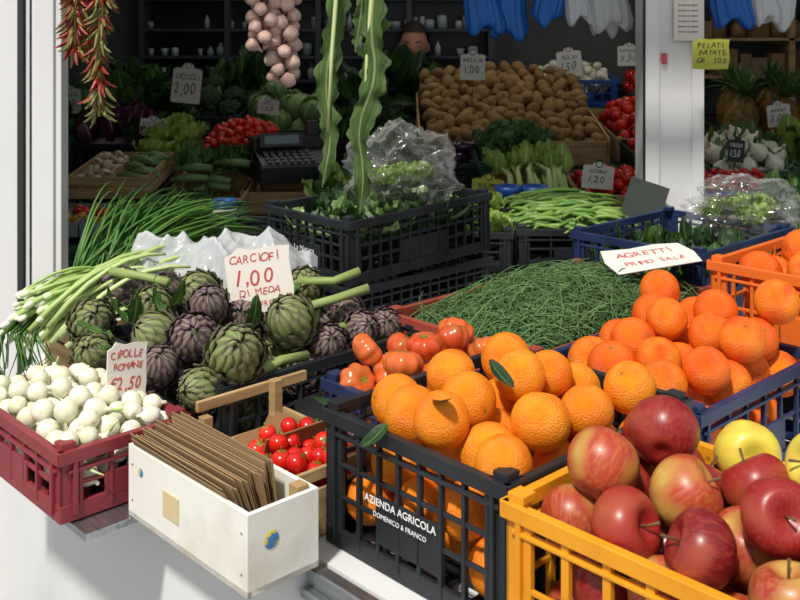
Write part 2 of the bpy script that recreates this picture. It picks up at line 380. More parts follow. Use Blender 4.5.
# ---------------------------------------------------------------- crates
def crate(name,w,d,h,mat,loc,rz,rx=0,bars=2,pitch=.036,panel=True,rib=.006):
    b=MB(); t=.005
    for i in range(int(d/.045)+1):
        y=-d/2+.02+i*(d-.04)/max(1,int(d/.045)); b.box((0,y,.006),(w-.01,.018,.006))
    for i in range(int(w/.06)+1):
        x=-w/2+.02+i*(w-.04)/max(1,int(w/.06)); b.box((x,0,.004),(.014,d-.01,.006))
    for sx in (-1,1):
        for sy in (-1,1):
            b.box((sx*(w/2-.015),sy*(d/2-t/2),h/2),(.03,t,h)); b.box((sx*(w/2-t/2),sy*(d/2-.015),h/2),(t,.03,h))
            b.box((sx*(w/2-.012),sy*(d/2-.012),h+.004),(.022,.022,.010))
            b.box((sx*(w/2+.003),sy*(d/2-.02),h/2),(.006,.007,h-.02)); b.box((sx*(w/2-.02),sy*(d/2+.003),h/2),(.007,.006,h-.02))
    for (ln,other,ax) in ((w,d,0),(d,w,1)):
        for sg in (-1,1):
            def put(a,z,sa,sz,th,off=0):
                c=sg*(other/2-t/2+off)
                if ax==0: b.box((a,c,z),(sa,th,sz))
                else: b.box((c,a,z),(th,sa,sz))
            put(0,h-.009,ln+.008,.018,.012,.003); put(0,h-.03,ln-.02,.005,.010,.002); put(0,.012,ln,.024,t+.002)
            n=max(2,int((ln-.06)/pitch))
            for i in range(n+1):
                a=-ln/2+.03+i*(ln-.06)/n; put(a,h/2,rib,h-.02,.008,.001 if i%2 else 0)
            for k in range(bars): put(0,.024+(h-.05)*(k+1)/(bars+1),ln-.03,.006,t)
            if panel: put(0,h*.36,ln*.34,h*.34,.004,.002)
    return b.obj(name,mat,loc,rz,rx,bevel=.0012)
def woodbox(name,w,d,h,mat,loc,rz,rx=0,slats=2,post=None,t=.006):
    b=MB(); b.box((0,0,.003),(w,d,.006))
    sh=h/slats
    for k in range(slats):
        z=sh*(k+.5)
        g=.006 if slats>1 else 0
        for s_ in (-1,1):
            b.box((0,s_*(d/2-t/2),z),(w,t,sh-g)); b.box((s_*(w/2-t/2),0,z),(t,d-2*t,sh-g))
    ph=post or h+.0
    for sx in (-1,1):
        for sy in (-1,1): b.box((sx*(w/2-t-.009),sy*(d/2-t-.009),ph/2+.003),(.018,.018,ph-.006))
    return b.obj(name,mat,loc,rz,rx,bevel=.001)
def W(u,v): return (-.10-.688*u+.726*v,1.35+.726*u+.688*v)
AZ=math.atan2(-.726,.688)
def uv(u0,u1,v0,v1,z):
    c=W((u0+u1)/2,(v0+v1)/2); return u1-u0,v1-v0,(c[0],c[1],z)
def text(parent,s,size,mat,loc,rx=pi/2,rz=0,ry=0,shear=0,name='lettering',sx=1,off=0.):
    cu=bpy.data.curves.new(name,'FONT'); cu.body=s; cu.size=size; cu.align_x='CENTER'; cu.align_y='CENTER'; cu.shear=shear
    cu.extrude=.0002; cu.offset=size*off; cu.materials.append(mat); cu.resolution_u=3
    o=bpy.data.objects.new(name,cu); sc.collection.objects.link(o); o.location=loc; o.rotation_euler=(rx,ry,rz); o.scale=(sx,1,1); o.parent=parent
    return o
def hand(parent,s,size,mat,cx,cz,wmax,flat=False):
    """hand-written line: letters set one by one with wobble"""
    adv=size*.62; n=len(s); k=min(1.,wmax/(n*adv)); x=cx-adv*k*(n-1)/2
    for ch in s:
        a=U(-.16,.16); dz=U(-.06,.06)*size; q=size*U(.9,1.12)
        if ch!=' ':
            if flat: text(parent,ch,q,mat,(x,cz+dz,.002),rx=0,rz=a,shear=U(0,.3),sx=k)
            else: text(parent,ch,q,mat,(x,-.0017,cz+dz),ry=a,shear=U(0,.3),sx=k)
        x+=adv*k*(.6 if ch in ',.I1' else 1.)
def tag(name,x,y,z,w,h,lines,rz=0,rx=0,ry=0,mat=None,stick=.08,notch=True,ink=None):
    b=MB(); n=8; c=w*.12
    prof=[(-w/2,0),(w/2,0),(w/2,h*.82),(w/2-c,h*.86)]
    if notch:
        prof+=[(w*.2,h*.86)]+[(w*.2*math.cos(a*pi/6),h*.88+h*.12*math.sin(a*pi/6)) for a in range(7)]+[(-w*.2,h*.86)]
    else: prof=[(-w/2,0),(-w*.1,-h*.02),(w*.45,.0),(w*.5,h*.3),(w*.47,h*.7),(w*.5,h*.88),(w*.2,h*.9),(-w*.05,h*.88),(-w*.3,h*.93)]
    prof+=[(-w/2+c,h*.86),(-w/2,h*.82)]
    k=len(prof); V=[(p[0],-.0012,p[1]) for p in prof]+[(p[0],.0012,p[1]) for p in prof]
    F=[tuple(range(k)),tuple(range(k,2*k))[::-1]]+[(i,k+i,k+(i+1)%k,(i+1)%k) for i in range(k)]
    b.add(V,F,0,smooth=False)
    if stick: b.tube([(0,.002,h*.3),(0,.003,0),(0,.003,-stick)],.0018,5,1)
    if notch: b.tube([(.012*math.cos(a),-.0016,h*.93+.012*math.sin(a)) for a in np.linspace(0,2*pi,9)],.0015,4,1)
    o=b.obj(name,[mat or m_tagw,m_ink],(x,y,z),rz,rx,ry=ry)
    for s_,sz,f,mt in lines: hand(o,s_,sz*h*1.15,mt,U(-.03,.03)*w,f*h,w*.85)
    return o

# ================================================================ BUILDING
b=MB(); b.box((0,3,-.05),(14,12,.1)); b.obj('floor',m_floor)
b=MB(); b.box((.4,5.75,1.3),(5.6,.1,2.6)); b.obj('wall_back',m_wall)
b=MB(); b.box((-2.05,4.1,1.3),(.1,3.3,2.6)); b.obj('shade_wall_left',m_wall)  # unseen side wall, added to keep the interior dark
b=MB(); b.box((3.25,4.1,1.3),(.1,3.3,2.6)); b.obj('shade_wall_right',m_wall)  # unseen as well, added to darken the interior from the right
b=MB(); b.box((.6,3.95,2.62),(5.6,3.7,.06)); b.obj('shade_roof',m_frame)  # unseen roof slab, added to shade the interior
b=MB()
b.box((-.826,2.34,1.3),(.084,.05,2.6)); b.box((-.822,2.312,1.3),(.045,.010,2.6)); b.box((-.876,2.35,1.3),(.014,.09,2.6),1)
b.box((-.92,2.36,1.3),(.075,.10,2.6)); b.box((-.965,2.35,1.3),(.012,.09,2.6),1); b.box((-1.5,2.38,1.3),(1.06,.06,2.6))
b.box((-.855,2.314,1.3),(.004,.006,2.6),1)
b.obj('trim_1',[m_frame,m_groove],bevel=.003)
b=MB(); b.box((.775,2.88,1.3),(.17,.11,2.6)); b.box((.712,2.822,1.3),(.04,.012,2.6)); b.box((.84,2.822,1.3),(.035,.012,2.6)); b.box((.692,2.83,1.3),(.006,.02,2.6),1)
b.box((.745,2.818,1.47),(.014,.012,.03),2)
b.obj('trim_2',[m_frame,m_groove,m_inkr],bevel=.003)
b=MB(); b.box((.0,2.36,2.0),(1.75,.05,.05)); b.box((1.2,2.86,2.3),(3.4,.06,.08)); b.obj('trim_3',m_frame)
poly=[W(-1.2,-.035),W(-.03,-.035),W(-.03,-.10),W(.62,-.10),(-.76,1.93),(-.765,2.6),(1.7,2.6),(1.7,.478)]
b=MB(); b.prism(poly,0.0,.86)
b.obj('sales_counter',m_ctr)
wd,dd,l=uv(-1.2,-.035,-.062,-.037,.843)
b=MB(); b.box((0,0,0),(wd,.02,.034)); b.box((0,-.016,-.01),(wd,.012,.012)); b.obj('counter_edge_trim',m_steel,l,AZ,bevel=.002)
wd,dd,l=uv(.225,.58,-.235,-.03,.8625)
b=MB(); b.box((0,0,0),(wd,dd,.010)); b.obj('bracket_shelf',m_steel,l,AZ,bevel=.001)
SL=.09
def zb(y): return .85+SL*(y-2.2)
b=MB(); y0,y1=2.6,5.16
V=[(-1.95,y0,0),(3.1,y0,0),(3.1,y1,0),(-1.95,y1,0),(-1.95,y0,zb(y0)),(3.1,y0,zb(y0)),(3.1,y1,zb(y1)),(-1.95,y1,zb(y1))]
b.add(V,BOXF,0,smooth=False); b.obj('display_bench',m_bench)

# ================================================================ FOREGROUND
wA,dA,lA=uv(-.32,0,0,.38,.862)
oA=crate('black_fruit_crate',wA,dA,.18,m_blk,lA,AZ,bars=2,pitch=.033)
text(oA,'AZIENDA AGRICOLA',.0135,m_inkw,(-.01,-dA/2-.0065,.09),off=.01); text(oA,'DOMENICO & FRANCO',.009,m_inkw,(-.01,-dA/2-.0065,.074))
P=pack(wA-.008,dA-.008,.012,lambda x,y:.215+.04*np.maximum(0,1-(2*x/wA)**2)*np.maximum(0,1-(1.6*y/dA)**2),.034,.0385,200,600,seed=4,slack=.02)
def lvA(b):
    for (x,y,z,az,el) in ((-.155,-.16,.17,2.4,.1),(-.04,-.19,.19,3.3,-.5),(.05,-.05,.225,1.5,.3),(.02,-.16,.23,4.2,.1)):
        l=leafT(.05,.012,8,4,.5,.1,1,.25); b.add(l[0],l[1],2,rot(el,0,az),(x,y,z),1,U(0,1),l[3])
heap('oranges',P,t_orange,[m_orange,m_calyx,m_leafd],lA,AZ,extra=lvA)
wY,dY,lY=uv(-.75,-.335,-.02,.27,.862)
oY=crate('yellow_fruit_crate',wY,dY,.175,m_yc,lY,AZ,bars=1,pitch=.045,rib=.01)
text(oY,'FRUTTA FRESCA',.026,m_ink,(-.04,-dY/2-.0065,.09))
P=pack(wY-.008,dY-.008,.012,lambda x,y:.232+.05*np.maximum(0,1-(2*x/wY)**2*.5)*np.maximum(0,1-(2*y/dY)**2*.7),.0345,.039,200,700,seed=12,slack=.03)
b=MB()
for p in P:
    R=rot(U(-1.3,1.3),U(-1.3,1.3),U(0,6.28)); k=random.random()
    if p[1]>.045 and p[0]>-.10 and p[2]>.12: mo=4
    else: mo=0 if k<.6 else 2
    b.tm(t_apple if k<.6 else t_apple2,R,p[:3],p[3]*1.03,mo=mo)
b.obj('apples',[m_apple,m_stem,m_apple2,m_stem,m_applel,m_stem],lY,AZ)
wC,dC,lC=uv(-.32,-.01,.41,.80,.862)
crate('navy_fruit_crate',wC,dC,.15,m_nvy,lC,AZ,bars=1,pitch=.05)
P=pack(wC-.008,dC-.008,.012,lambda x,y:.185+.085*np.clip((y+dC/2)/.3,0,1)-.03*np.clip(-(x+.04)/.12,0,1),.035,.040,180,500,seed=5,slack=.02)
heap('blood_oranges',P,t_orange,[m_bloodor,m_calyx,m_leaf],lC,AZ)
wE,dE,lE=uv(-.46,-.08,.87,1.26,.955)
crate('orange_plastic_crate',wE,dE,.16,m_oc,lE,AZ,bars=1,pitch=.05)
crate('black_fruit_crate',wE-.02,dE-.02,.09,m_blk,(lE[0],lE[1],.862),AZ,bars=1,pitch=.05)
P=pack(wE-.02,dE-.02,.03,dome(wE,dE,.15,.08),.036,.041,150,200,seed=6)
heap('blood_oranges',P,t_orange,[m_bloodor,m_calyx,m_leaf],lE,AZ)
wF,dF,lF=uv(.012,.155,.125,.42,.862)
crate('navy_fruit_crate',wF,dF,.15,m_nvy,lF,AZ,bars=1,pitch=.05)
P=pack(wF-.002,dF-.002,.03,dome(wF,dF,.192,.035),.025,.030,90,500,seed=9,slack=.03)
heap('ribbed_tomatoes',P,t_tomr,[m_tomr,m_green],lF,AZ,tilt=.9,kz=1.14)
# wooden box H with vine tomatoes
wH,dH,lH=uv(.012,.262,-.045,.113,.862)
b=MB(); t=.006
b.box((0,0,.003),(wH,dH,.006))
b.box((0,-dH/2+.003,.035),(wH,t,.06)); b.box((0,dH/2-.003,.045),(wH,t,.08)); b.box((wH/2-.003,0,.035),(t,dH-.014,.06)); b.box((-wH/2+.003,0,.03),(t,dH-.014,.05))
for sx,sy,hh in ((-1,-1,.10),(-1,1,.125),(1,-1,.07),(1,1,.11)): b.box((sx*(wH/2-.014),sy*(dH/2-.014),hh/2+.005),(.016,.016,hh))
b.box((-wH/2+.003,.03,.118),(.008,dH+.05,.016)); b.box((wH/2-.003,0,.085),(.007,dH,.016))
b.box((-.07,.05,.06),(.10,.05,.003),1,rot(1.0,0,0)); b.box((-.07,.0,.035),(.11,.13,.004),1,rot(.05,0.35,0)); b.box((-.005,.02,.055),(.003,.12,.09),1,rot(0,.3,0))
b.obj('wooden_produce_box',[m_wood,m_card],lH,AZ,bevel=.001)
P=pack(.16,dH-.02,.008,lambda x,y:.108+0*x,.0135,.0165,160,120,x0=.042,seed=9)
heap('cherry_tomatoes',P,t_tom,[m_tom,m_green],lH,AZ,tilt=1.0)
# narrow white box with kraft bags
wB,dB,lB=uv(-.054,.236,-.165,-.056,.868)
b=MB(); hB=.10; t=.007
b.box((0,0,.004),(wB,dB,.008))
for s_ in (-1,1): b.box((0,s_*(dB/2-t/2),hB/2),(wB,t,hB)); b.box((s_*(wB/2-t/2),0,hB/2),(t,dB-2*t,hB))
b.box((wB/2-.018,dB/2-.018,.055),(.018,.018,.10),1); b.box((-wB/2+.018,dB/2-.018,.055),(.018,.018,.10),1)
b.box((-.03,-dB/2-.0008,.05),(.04,.0015,.034),2)
b.add(*lathe([(.0001,0),(.011,0),(.011,.001),(.0001,.001)],20),3,rot(0,pi/2,0),(wB/2,-dB/2+.035,.06),1,0)
b.add(*lathe([(.0001,0),(.006,0),(.006,.001),(.0001,.001)],16),3,rot(pi/2,0,0),(-.11,-dB/2,.07),1,0)
for sx in (-1,1):
    for z in (.025,.075): b.add(*lathe([(.0001,0),(.0022,0),(.0018,.001),(.0001,.0012)],8),4,rot(pi/2,0,0),(sx*(wB/2-.012),-dB/2,z),1,0)
b.obj('white_wooden_box',[m_wpaint,m_wood,m_label,m_sticker,m_steel],lB,AZ,bevel=.0015)
b=MB()
for i in range(20):
    hh=.112+U(-.006,.006); a=.12+.018*i; y=.036-.0022*i
    R=rot(a,0,U(-.018,.018))@rot(0,U(-.02,.02),0)
    b.box((-.022+U(-.010,.010),y-math.sin(a)*hh/2,.012+math.cos(a)*hh/2),(.228,.0013,hh),0,R,U(0,1))
b.obj('kraft_paper_bags',m_kraft,lB,AZ)
# red crate with white onions
wJ,dJ,lJ=uv(.268,.60,-.25,-.052,.87)
crate('red_plastic_crate',wJ,dJ,.10,m_red,lJ,AZ,bars=1,pitch=.04)
P=pack(wJ-.012,dJ-.012,.03,dome(wJ,dJ,.108,.04),.0140,.0180,330,200,seed=12)
b=MB()
for p in P:
    R=rot(U(-2.4,2.4),U(-2.4,2.4),U(0,6.28)); b.tm(t_onion,R,p[:3],p[3])
    if U(0,1)<.3:
        d=R@np.array((0,0,1.)); q=p[:3]+d*p[3]*1.3; b.tube([q,q+d*.012,q+d*.022+np.array((U(-.006,.006),U(-.006,.006),0))],[.0026,.0024,.0012],5,1,U(0,1))
b.obj('white_onions',[m_white,m_pale],lJ,AZ)
# artichoke crate
wI,dI,lI=uv(.29,.70,.022,.47,.862)
crate('black_fruit_crate',wI,dI,.125,m_blk,lI,AZ,bars=1,pitch=.04)
b=MB()
P=pack(wI-.02,dI-.02,.012,.14,.038,.042,60,100,seed=13)
Rz=rot(0,0,AZ)
for p in P:
    q=Rz@p[:3]+np.array(lI); d=(U(-.6,.6),U(-1,.2),U(.1,1)); b.tm(t_art2,align(d),q,p[3]*.92,mo=3 if U(0,1)<.4 else 0)
big=[(-.267,1.62,1.022,.045),(-.350,1.70,1.025,.040),(-.190,1.76,1.035,.043),(-.425,1.76,1.008,.041),(-.384,1.92,1.045,.039),(-.545,1.98,1.035,.041),(-.58,1.88,1.0,.040),
(-.53,1.735,.985,.035),(-.46,1.86,1.03,.039),(-.285,1.82,1.03,.038),(-.315,1.60,.975,.034),(-.40,1.67,.985,.034),(-.26,1.92,1.045,.039),(-.19,1.98,1.04,.037),(-.46,1.97,1.03,.037),(-.34,1.78,1.055,.035)]
for i,(x,y,z,r) in enumerate(big):
    d=(-.25+U(-.6,.6),-.7+U(-.4,.4),.6+U(-.4,.5)); b.tm(t_art,align(d)@rot(0,0,U(0,6)),(x,y,z),r*np.array((1,1,U(.98,1.12))),mo=3 if i in (1,5,9,11,14,15) else 0)
for (x,y,z,r) in ((-.075,1.86,.99,.034),(-.13,1.78,.99,.034),(-.03,1.9,.985,.033),(-.10,1.93,1.0,.033)):
    b.tm(t_art2,align((U(-.5,.5),-.7,.5)),(x,y,z),r,mo=3)
for pts in ([(-.20,1.85,1.03),(-.12,1.88,1.045),(-.06,1.9,1.06)],[(-.24,1.8,.99),(-.16,1.80,1.0),(-.10,1.82,1.01)],[(-.16,1.72,.99),(-.20,1.68,.995),(-.26,1.60,.985)],[(-.2,1.95,1.06),(-.13,1.95,1.06),(-.08,1.97,1.075)],[(-.44,1.9,1.07),(-.5,1.93,1.075),(-.56,1.93,1.085)]):
    b.tube(pts,[.009,.0085,.009],8,1,U(0,1))
for i in range(26):
    l=leafT(U(.05,.09),.013,8,4,U(.4,1.2),.4,3,.3); b.add(l[0],l[1],6,rot(U(-.3,.7),0,U(0,6.28)),(U(-.52,-.18),U(1.68,1.95),U(1.0,1.045)),1,U(0,1),l[3])
b.obj('artichokes',[m_arti,m_artstem,m_artcore,m_artip,m_artstem,m_artcore,m_leaf])
tag('price_tag',-.245,1.80,1.04,.118,.13,[('CARCIOFI',.15,.76,m_inkr),('1,00',.28,.5,m_inkr),('DI MEDA',.12,.3,m_inkr),('BUONI FRESCHI',.1,.13,m_inkr)],rz=.1,rx=-.12,ry=-.12,mat=m_paper,stick=.06,notch=False)
tag('price_tag',-.425,1.55,.967,.072,.105,[('CIPOLLE',.14,.74,m_inkr),('ROMANE',.12,.57,m_inkr),('€2,50',.22,.32,m_inkr)],rz=.85,rx=-.12,ry=.12,mat=m_paper,stick=.03,notch=False)
# stacked black crates K
wK,dK,lK=uv(.586,.886,.545,1.0,.862)
crate('black_fruit_crate',wK,dK,.13,m_blk,lK,AZ,bars=2,pitch=.03)
oK=crate('black_fruit_crate',wK,dK,.14,m_blk,(lK[0],lK[1],1.004),AZ,rx=.03,bars=2,pitch=.03,)
text(oK,'La Natura',.018,m_inkw,(0,-dK/2-.0065,.06))
def greens(name,w,d,z,hh,n,L,Wd,mats,loc,rz,rx=0,e=(.1,1.2),wave=.3,mound=True,curl=(.3,1.1)):
    b=MB(); f=dome(w,d,z,hh)
    if mound:
        nx=10;V=[];F=[]
        for i in range(nx+1):
            for j in range(nx+1):
                x=-w/2+w*i/nx;y=-d/2+d*j/nx; V.append((x*.97,y*.97,float(f(np.array(x),np.array(y)))-L*.35))
        for i in range(nx):
            for j in range(nx): a=i*(nx+1)+j; F.append((a,a+nx+1,a+nx+2,a+1))
        b.add(V,F,0,rnd=0.)
    for i in range(n):
        x=U(-w/2,w/2)*.93;y=U(-d/2,d/2)*.93; zz=float(f(np.array(x),np.array(y)))
        l=leafT(L*U(.7,1.2),Wd*U(.7,1.2),6,4,U(*curl),wave,3,.3)
        b.add(l[0],l[1],random.randrange(len(mats)),rot(U(*e),U(-.3,.3),U(0,6.28)),(x,y,zz-L*.35),1,U(0,1),l[3])
    return b.obj(name,mats,loc,rz,rx)
greens('leafy_greens',wK-.03,dK-.03,.10,.03,170,.07,.026,[m_leaf,m_leafd,m_cab],(lK[0],lK[1],1.004),AZ,e=(-.1,.7))
# red crate M with agretti herbs
wM,dM,lM=uv(.005,.37,.455,1.06,.862)
crate('red_plastic_crate',wM,dM,.145,m_redb,lM,AZ,bars=2,pitch=.04)
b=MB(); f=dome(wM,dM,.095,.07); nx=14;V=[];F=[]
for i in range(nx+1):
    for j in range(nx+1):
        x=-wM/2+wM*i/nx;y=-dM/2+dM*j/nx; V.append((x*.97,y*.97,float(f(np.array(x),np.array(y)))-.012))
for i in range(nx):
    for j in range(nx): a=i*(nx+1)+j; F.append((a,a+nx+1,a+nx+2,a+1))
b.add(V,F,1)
for i in range(4600):
    x=U(-wM/2+.03,wM/2-.03);y=U(-dM/2+.03,dM/2-.03); a=random.choice((0.4,1.2,2.2,3.6))+U(-.5,.5)+ .9*math.sin(7*x+5*y); L=U(.06,.13); c=U(-.5,.5)
    pts=[];h0=U(-.012,.012); up=.045*U(0,1)**3
    for k in range(5):
        q=k/4-.5; px=x+L*q*math.cos(a+c*q); py=y+L*q*math.sin(a+c*q)
        cx=max(-wM/2+.012,min(wM/2-.012,px));cy=max(-dM/2+.012,min(dM/2-.012,py))
        over=abs(px-cx)+abs(py-cy)
        pts.append((cx,cy,float(f(np.array(cx),np.array(cy)))+h0+.012*math.cos(q*3)+U(-.002,.002)+up*(q+.5)+over*.3))
    b.tube(pts,[.0013,.0013,.0012,.001,.0004],3,0,U(0,1)**1.3)
b.obj('agretti_herbs',[m_dill,m_dilld],lM,AZ)
b=MB(); w_=.21;h_=.12
sg=[(-.5,-.5),(-.1,-.46),(.44,-.42),(.5,.0),(.46,.42),(.2,.5),(-.1,.44),(-.40,.5),(-.5,.0)]
b.prism([(x*w_,y*h_) for x,y in sg],0,.0015)
os_=b.obj('price_sign',m_paper,(.525,2.10,1.072),.28,rx=.16,ry=-.06)
hand(os_,'AGRETTI',.032,m_inkr,0,.022,.15,flat=True); hand(os_,'PRIMO SALE',.024,m_inkr,0,-.022,.16,flat=True)
# navy crate N
wN,dN,lN=uv(.06,.40,1.085,1.5,.862)
crate('navy_fruit_crate',wN,dN,.21,m_nvy,lN,AZ,bars=2,pitch=.04)
greens('leafy_greens',wN-.03,dN-.03,.14,.03,120,.08,.02,[m_leafd,m_leaf],lN,AZ)
# wood crate P with spring onions, celery, chives
wP,dP,lP=uv(.72,.95,.03,.45,.862)
woodbox('wooden_produce_box',wP,dP,.12,m_wood,lP,AZ)
b=MB()
def arc(p0,p1,sag,n=7):
    p0=np.array(p0);p1=np.array(p1); return [p0+(p1-p0)*t+np.array((0,0,sag*4*t*(1-t))) for t in np.linspace(0,1,n)]
for i in range(85):
    p0=(-.725+U(-.03,.05),1.92+U(-.03,.08),.985+U(-.03,.06)); p1=(-.50+U(-.08,.1),2.10+U(-.05,.12),1.0+U(0,.06)); r=U(.0025,.0045)
    A=arc(p0,p1,U(.0,.04)); b.tube(A,[r*1.5]+[r]*4+[r*.8,r*.4],6,0,U(0,1))
    b.add(t_ball[0],t_ball[1],1,align(A[0]-A[1]),A[0],(r*1.8,r*1.8,r*2.8),U(0,1))
for i in range(34):
    p0=np.array((-.66+U(-.05,.06),1.90+U(-.02,.05),.95+U(0,.05))); p1=p0+np.array((.16+U(0,.08),.10+U(-.04,.08),.07+U(-.02,.05)))
    b.tube(arc(p0,p1,U(.02,.05)),[.0055,.006,.0055,.005,.005,.004,.003],6,2,U(0,1))
for i in range(30):
    x=-.73+U(-.02,.06); y=1.93+U(-.02,.06); b.tube([(x,y,1.0),(x-.015,y-.05,.98),(x+U(-.03,.03),y-.07,.93),(x+U(-.04,.04),y-.08,.86+U(0,.05))],[.002,.002,.0015,.0004],3,3,U(0,1))
b.obj('spring_onions',[m_scal,m_bulb,m_pale,m_chive])
b=MB()
for i in range(300):
    p0=np.array((-.66+U(-.04,.06),2.14+U(-.03,.05),1.02+U(-.02,.03)))
    k=U(0,1); p1=p0+np.array((.02+.26*k+U(-.04,.04),.20+.12*k+U(-.05,.05),.14*(1-k*.7)+U(-.05,.03)))
    b.tube(arc(p0,p1,U(.0,.05)),[.003,.003,.003,.0028,.0022,.0015,.0004],4,0,U(0,1))
b.obj('chives',[m_chive])
def sheet(name,w,d,amp,mat,loc,rz,rx=0,nx=110,ny=54,sd=0,fall=.05):
    b=MB();V=[];F=[]
    for i in range(nx+1):
        for j in range(ny+1):
            x=w*(i/nx-.5);y=d*(j/ny-.5)
            n1=abs(noise.noise(Vector((x*8+sd,y*9,sd))));n2=abs(noise.noise(Vector((x*20+y*8,y*11-x*5,3+sd))));n3=abs(noise.noise(Vector((x*44-y*24,y*36,sd))))
            e=max(abs(2*x/w),abs(2*y/d))
            V.append((x*(1+.15*n1),y*(1+.3*n1+.15*math.sin(x*25)),amp*(1.0-1.5*n1-.7*n2-.25*n3)-fall*e**3))
    for i in range(nx):
        for j in range(ny): a=i*(ny+1)+j; F.append((a,a+ny+1,a+ny+2,a+1))
    b.add(V,F); return b.obj(name,mat,loc,rz,rx)
sheet('plastic_film',.37,.17,.055,m_bagw,(-.375,2.045,1.082),.0,.38)
def bag(name,r,k,mat,loc,sd=0,top=.35,rz=0,inner=None):
    b=MB(); V,F=lathe(sphprof(60),96); o=[]
    for v in V:
        p=Vector(v); n1=abs(noise.noise(p*1.5+Vector((sd,0,0))));n2=abs(noise.noise(p*3.4+Vector((0,sd,0))));n3=abs(noise.noise(p*8+Vector((0,0,sd))))
        q=1.24-.62*n1-.36*n2-.12*n3
        if v[2]>.55: q*=1+top*(v[2]-.55)*2
        o.append((v[0]*q*k[0]*r,v[1]*q*k[1]*r,v[2]*q*k[2]*r))
    b.add(o,F)
    ms=[mat]
    if inner:
        ms+=inner
        for i in range(10): b.tm(random.choice(t_ros),rot(U(-.6,.6),U(-.6,.6),U(0,6)),(U(-.5,.5)*r*k[0],U(-.5,.5)*r*k[1],-.3*r*k[2]+U(-.01,.02)),r*.55,mo=1)
    return b.obj(name,ms,loc,rz)
bag('plastic_bag',.105,(1.3,.95,.85),m_bag,(.0,2.44,1.195),3,inner=[m_lett])
bag('plastic_bag',.09,(1.5,1,.7),m_bag,(.86,2.50,1.10),8,inner=[m_lett])

# ================================================================ INTERIOR
def ic(name,x,y,w,d,h,mat,wood=False,dz=0,rz=0):
    loc=(x,y,zb(y)+.004+dz)
    if wood: woodbox(name,w,d,h,mat,loc,rz,SL)
    else: crate(name,w,d,h,mat,loc,rz,SL,bars=1,pitch=.05)
    return loc
loc=ic('green_plastic_crate',-.50,4.45,.38,.5,.1,m_grn)
P=pack(.37,.48,.015,dome(.37,.48,.2,.09),.052,.062,30,100,seed=21); heap('cabbages',P,t_cab,[m_cab],loc,0,SL,tilt=.6,kz=.93)
loc=ic('black_fruit_crate',-.86,4.6,.30,.45,.12,m_blk)
P=pack(.29,.44,.03,dome(.3,.45,.2,.08),.05,.06,30,100,seed=22); heap('broccoli',P,t_broc,[m_broc,m_pale],loc,0,SL,tilt=.5)
greens('leafy_greens',.34,.2,.15,.12,70,.16,.05,[m_leafd,m_leaf],(-.75,4.95,zb(4.95)),0)
greens('kale',.34,.4,.14,.12,110,.15,.05,[m_leafd,m_leaf],ic('black_fruit_crate',-1.22,4.55,.36,.42,.12,m_blk),0,SL)
greens('radicchio',.24,.34,.11,.08,80,.10,.045,[m_radic,m_radic,m_leafd],ic('black_fruit_crate',-1.14,4.08,.26,.36,.1,m_blk),0,SL)
greens('kale',.5,.5,.14,.1,110,.15,.05,[m_leafd,m_leaf],ic('green_plastic_crate',-1.66,4.3,.5,.5,.12,m_grn),0,SL)
loc=ic('wooden_produce_box',-.87,3.85,.26,.36,.09,m_wood,True)
b=MB()
for x,y,z in ((-.06,-.1,.07),(.06,-.08,.07),(-.05,.03,.1),(.07,.05,.1),(0,.13,.12)): b.tm(random.choice(t_ros),rot(U(-.3,.3),U(-.3,.3),U(0,6)),(x,y,z),.10)
b.obj('lettuce_heads',[m_lett],loc,0,SL)
loc=ic('wooden_produce_box',-.60,3.85,.27,.36,.09,m_wood,True)
P=pack(.26,.35,.06,dome(.26,.35,.15,.07),.014,.018,300,60,seed=23); heap('cherry_tomatoes',P,t_tom,[m_tom,m_green],loc,0,SL,tilt=1)
crate('black_fruit_crate',.26,.38,.09,m_blk,(-.90,3.25,zb(3.25)+.004),0,SL,bars=1,pitch=.05)
loc=ic('wooden_produce_box',-.90,3.25,.25,.37,.07,m_wood,True,.1)
P=pack(.11,.35,.03,dome(.11,.35,.07,.03),.014,.019,90,60,x0=-.06,seed=24)
b=MB()
for p in P: b.tm(t_mush,rot(U(-1,1),U(-1,1),U(0,6)),p[:3],p[3])
for i in range(16):
    x=.065+U(-.035,.035);y=U(-.14,.14);z=.045+U(0,.03);a=U(-.4,.4); b.tube([(x-.04*math.cos(a),y-.04*math.sin(a),z),(x,y,z+.004),(x+.04*math.cos(a),y+.04*math.sin(a),z)],[.006,.011,.008],7,1,U(0,1))
b.box((0,0,.035),(.005,.35,.06),2); b.obj('mushrooms_and_courgettes',[m_mush,m_zuc,m_wood],loc,0,SL)
crate('green_plastic_crate',.2,.26,.08,m_grn,(-.90,2.80,zb(2.8)+.004),0,SL,bars=1,pitch=.05)
loc=(-.90,2.80,zb(2.8)+.096); b=MB()
for sx in (-1,0,1):
    b.box((sx*.065,-.0,.003),(.058,.2,.004))
    for s_ in (-1,1): b.box((sx*.065+s_*.029,0,.02),(.002,.2,.04)); b.box((sx*.065,s_*.1,.02),(.06,.002,.04))
b.obj('produce_punnets',[m_glass],loc,0,SL)
P=pack(.19,.19,.006,.05,.012,.016,120,60,seed=25); heap('cherry_tomatoes',P,t_tom,[m_tom,m_green,m_yel,m_green],loc,0,SL,tilt=1,msel=lambda p:2 if p[1]<0 else 0)
loc=ic('wooden_produce_box',-.62,3.3,.26,.4,.09,m_wood,True)
b=MB()
for i in range(16):
    x=U(-.08,.08);y=U(-.15,.15);z=.05+.010*i*.7; a=U(-.5,.5); b.tube([(x-.06*math.cos(a),y-.06*math.sin(a),z),(x,y,z+.006),(x+.06*math.cos(a),y+.06*math.sin(a),z)],[.008,.014,.012],8,0,U(0,1))
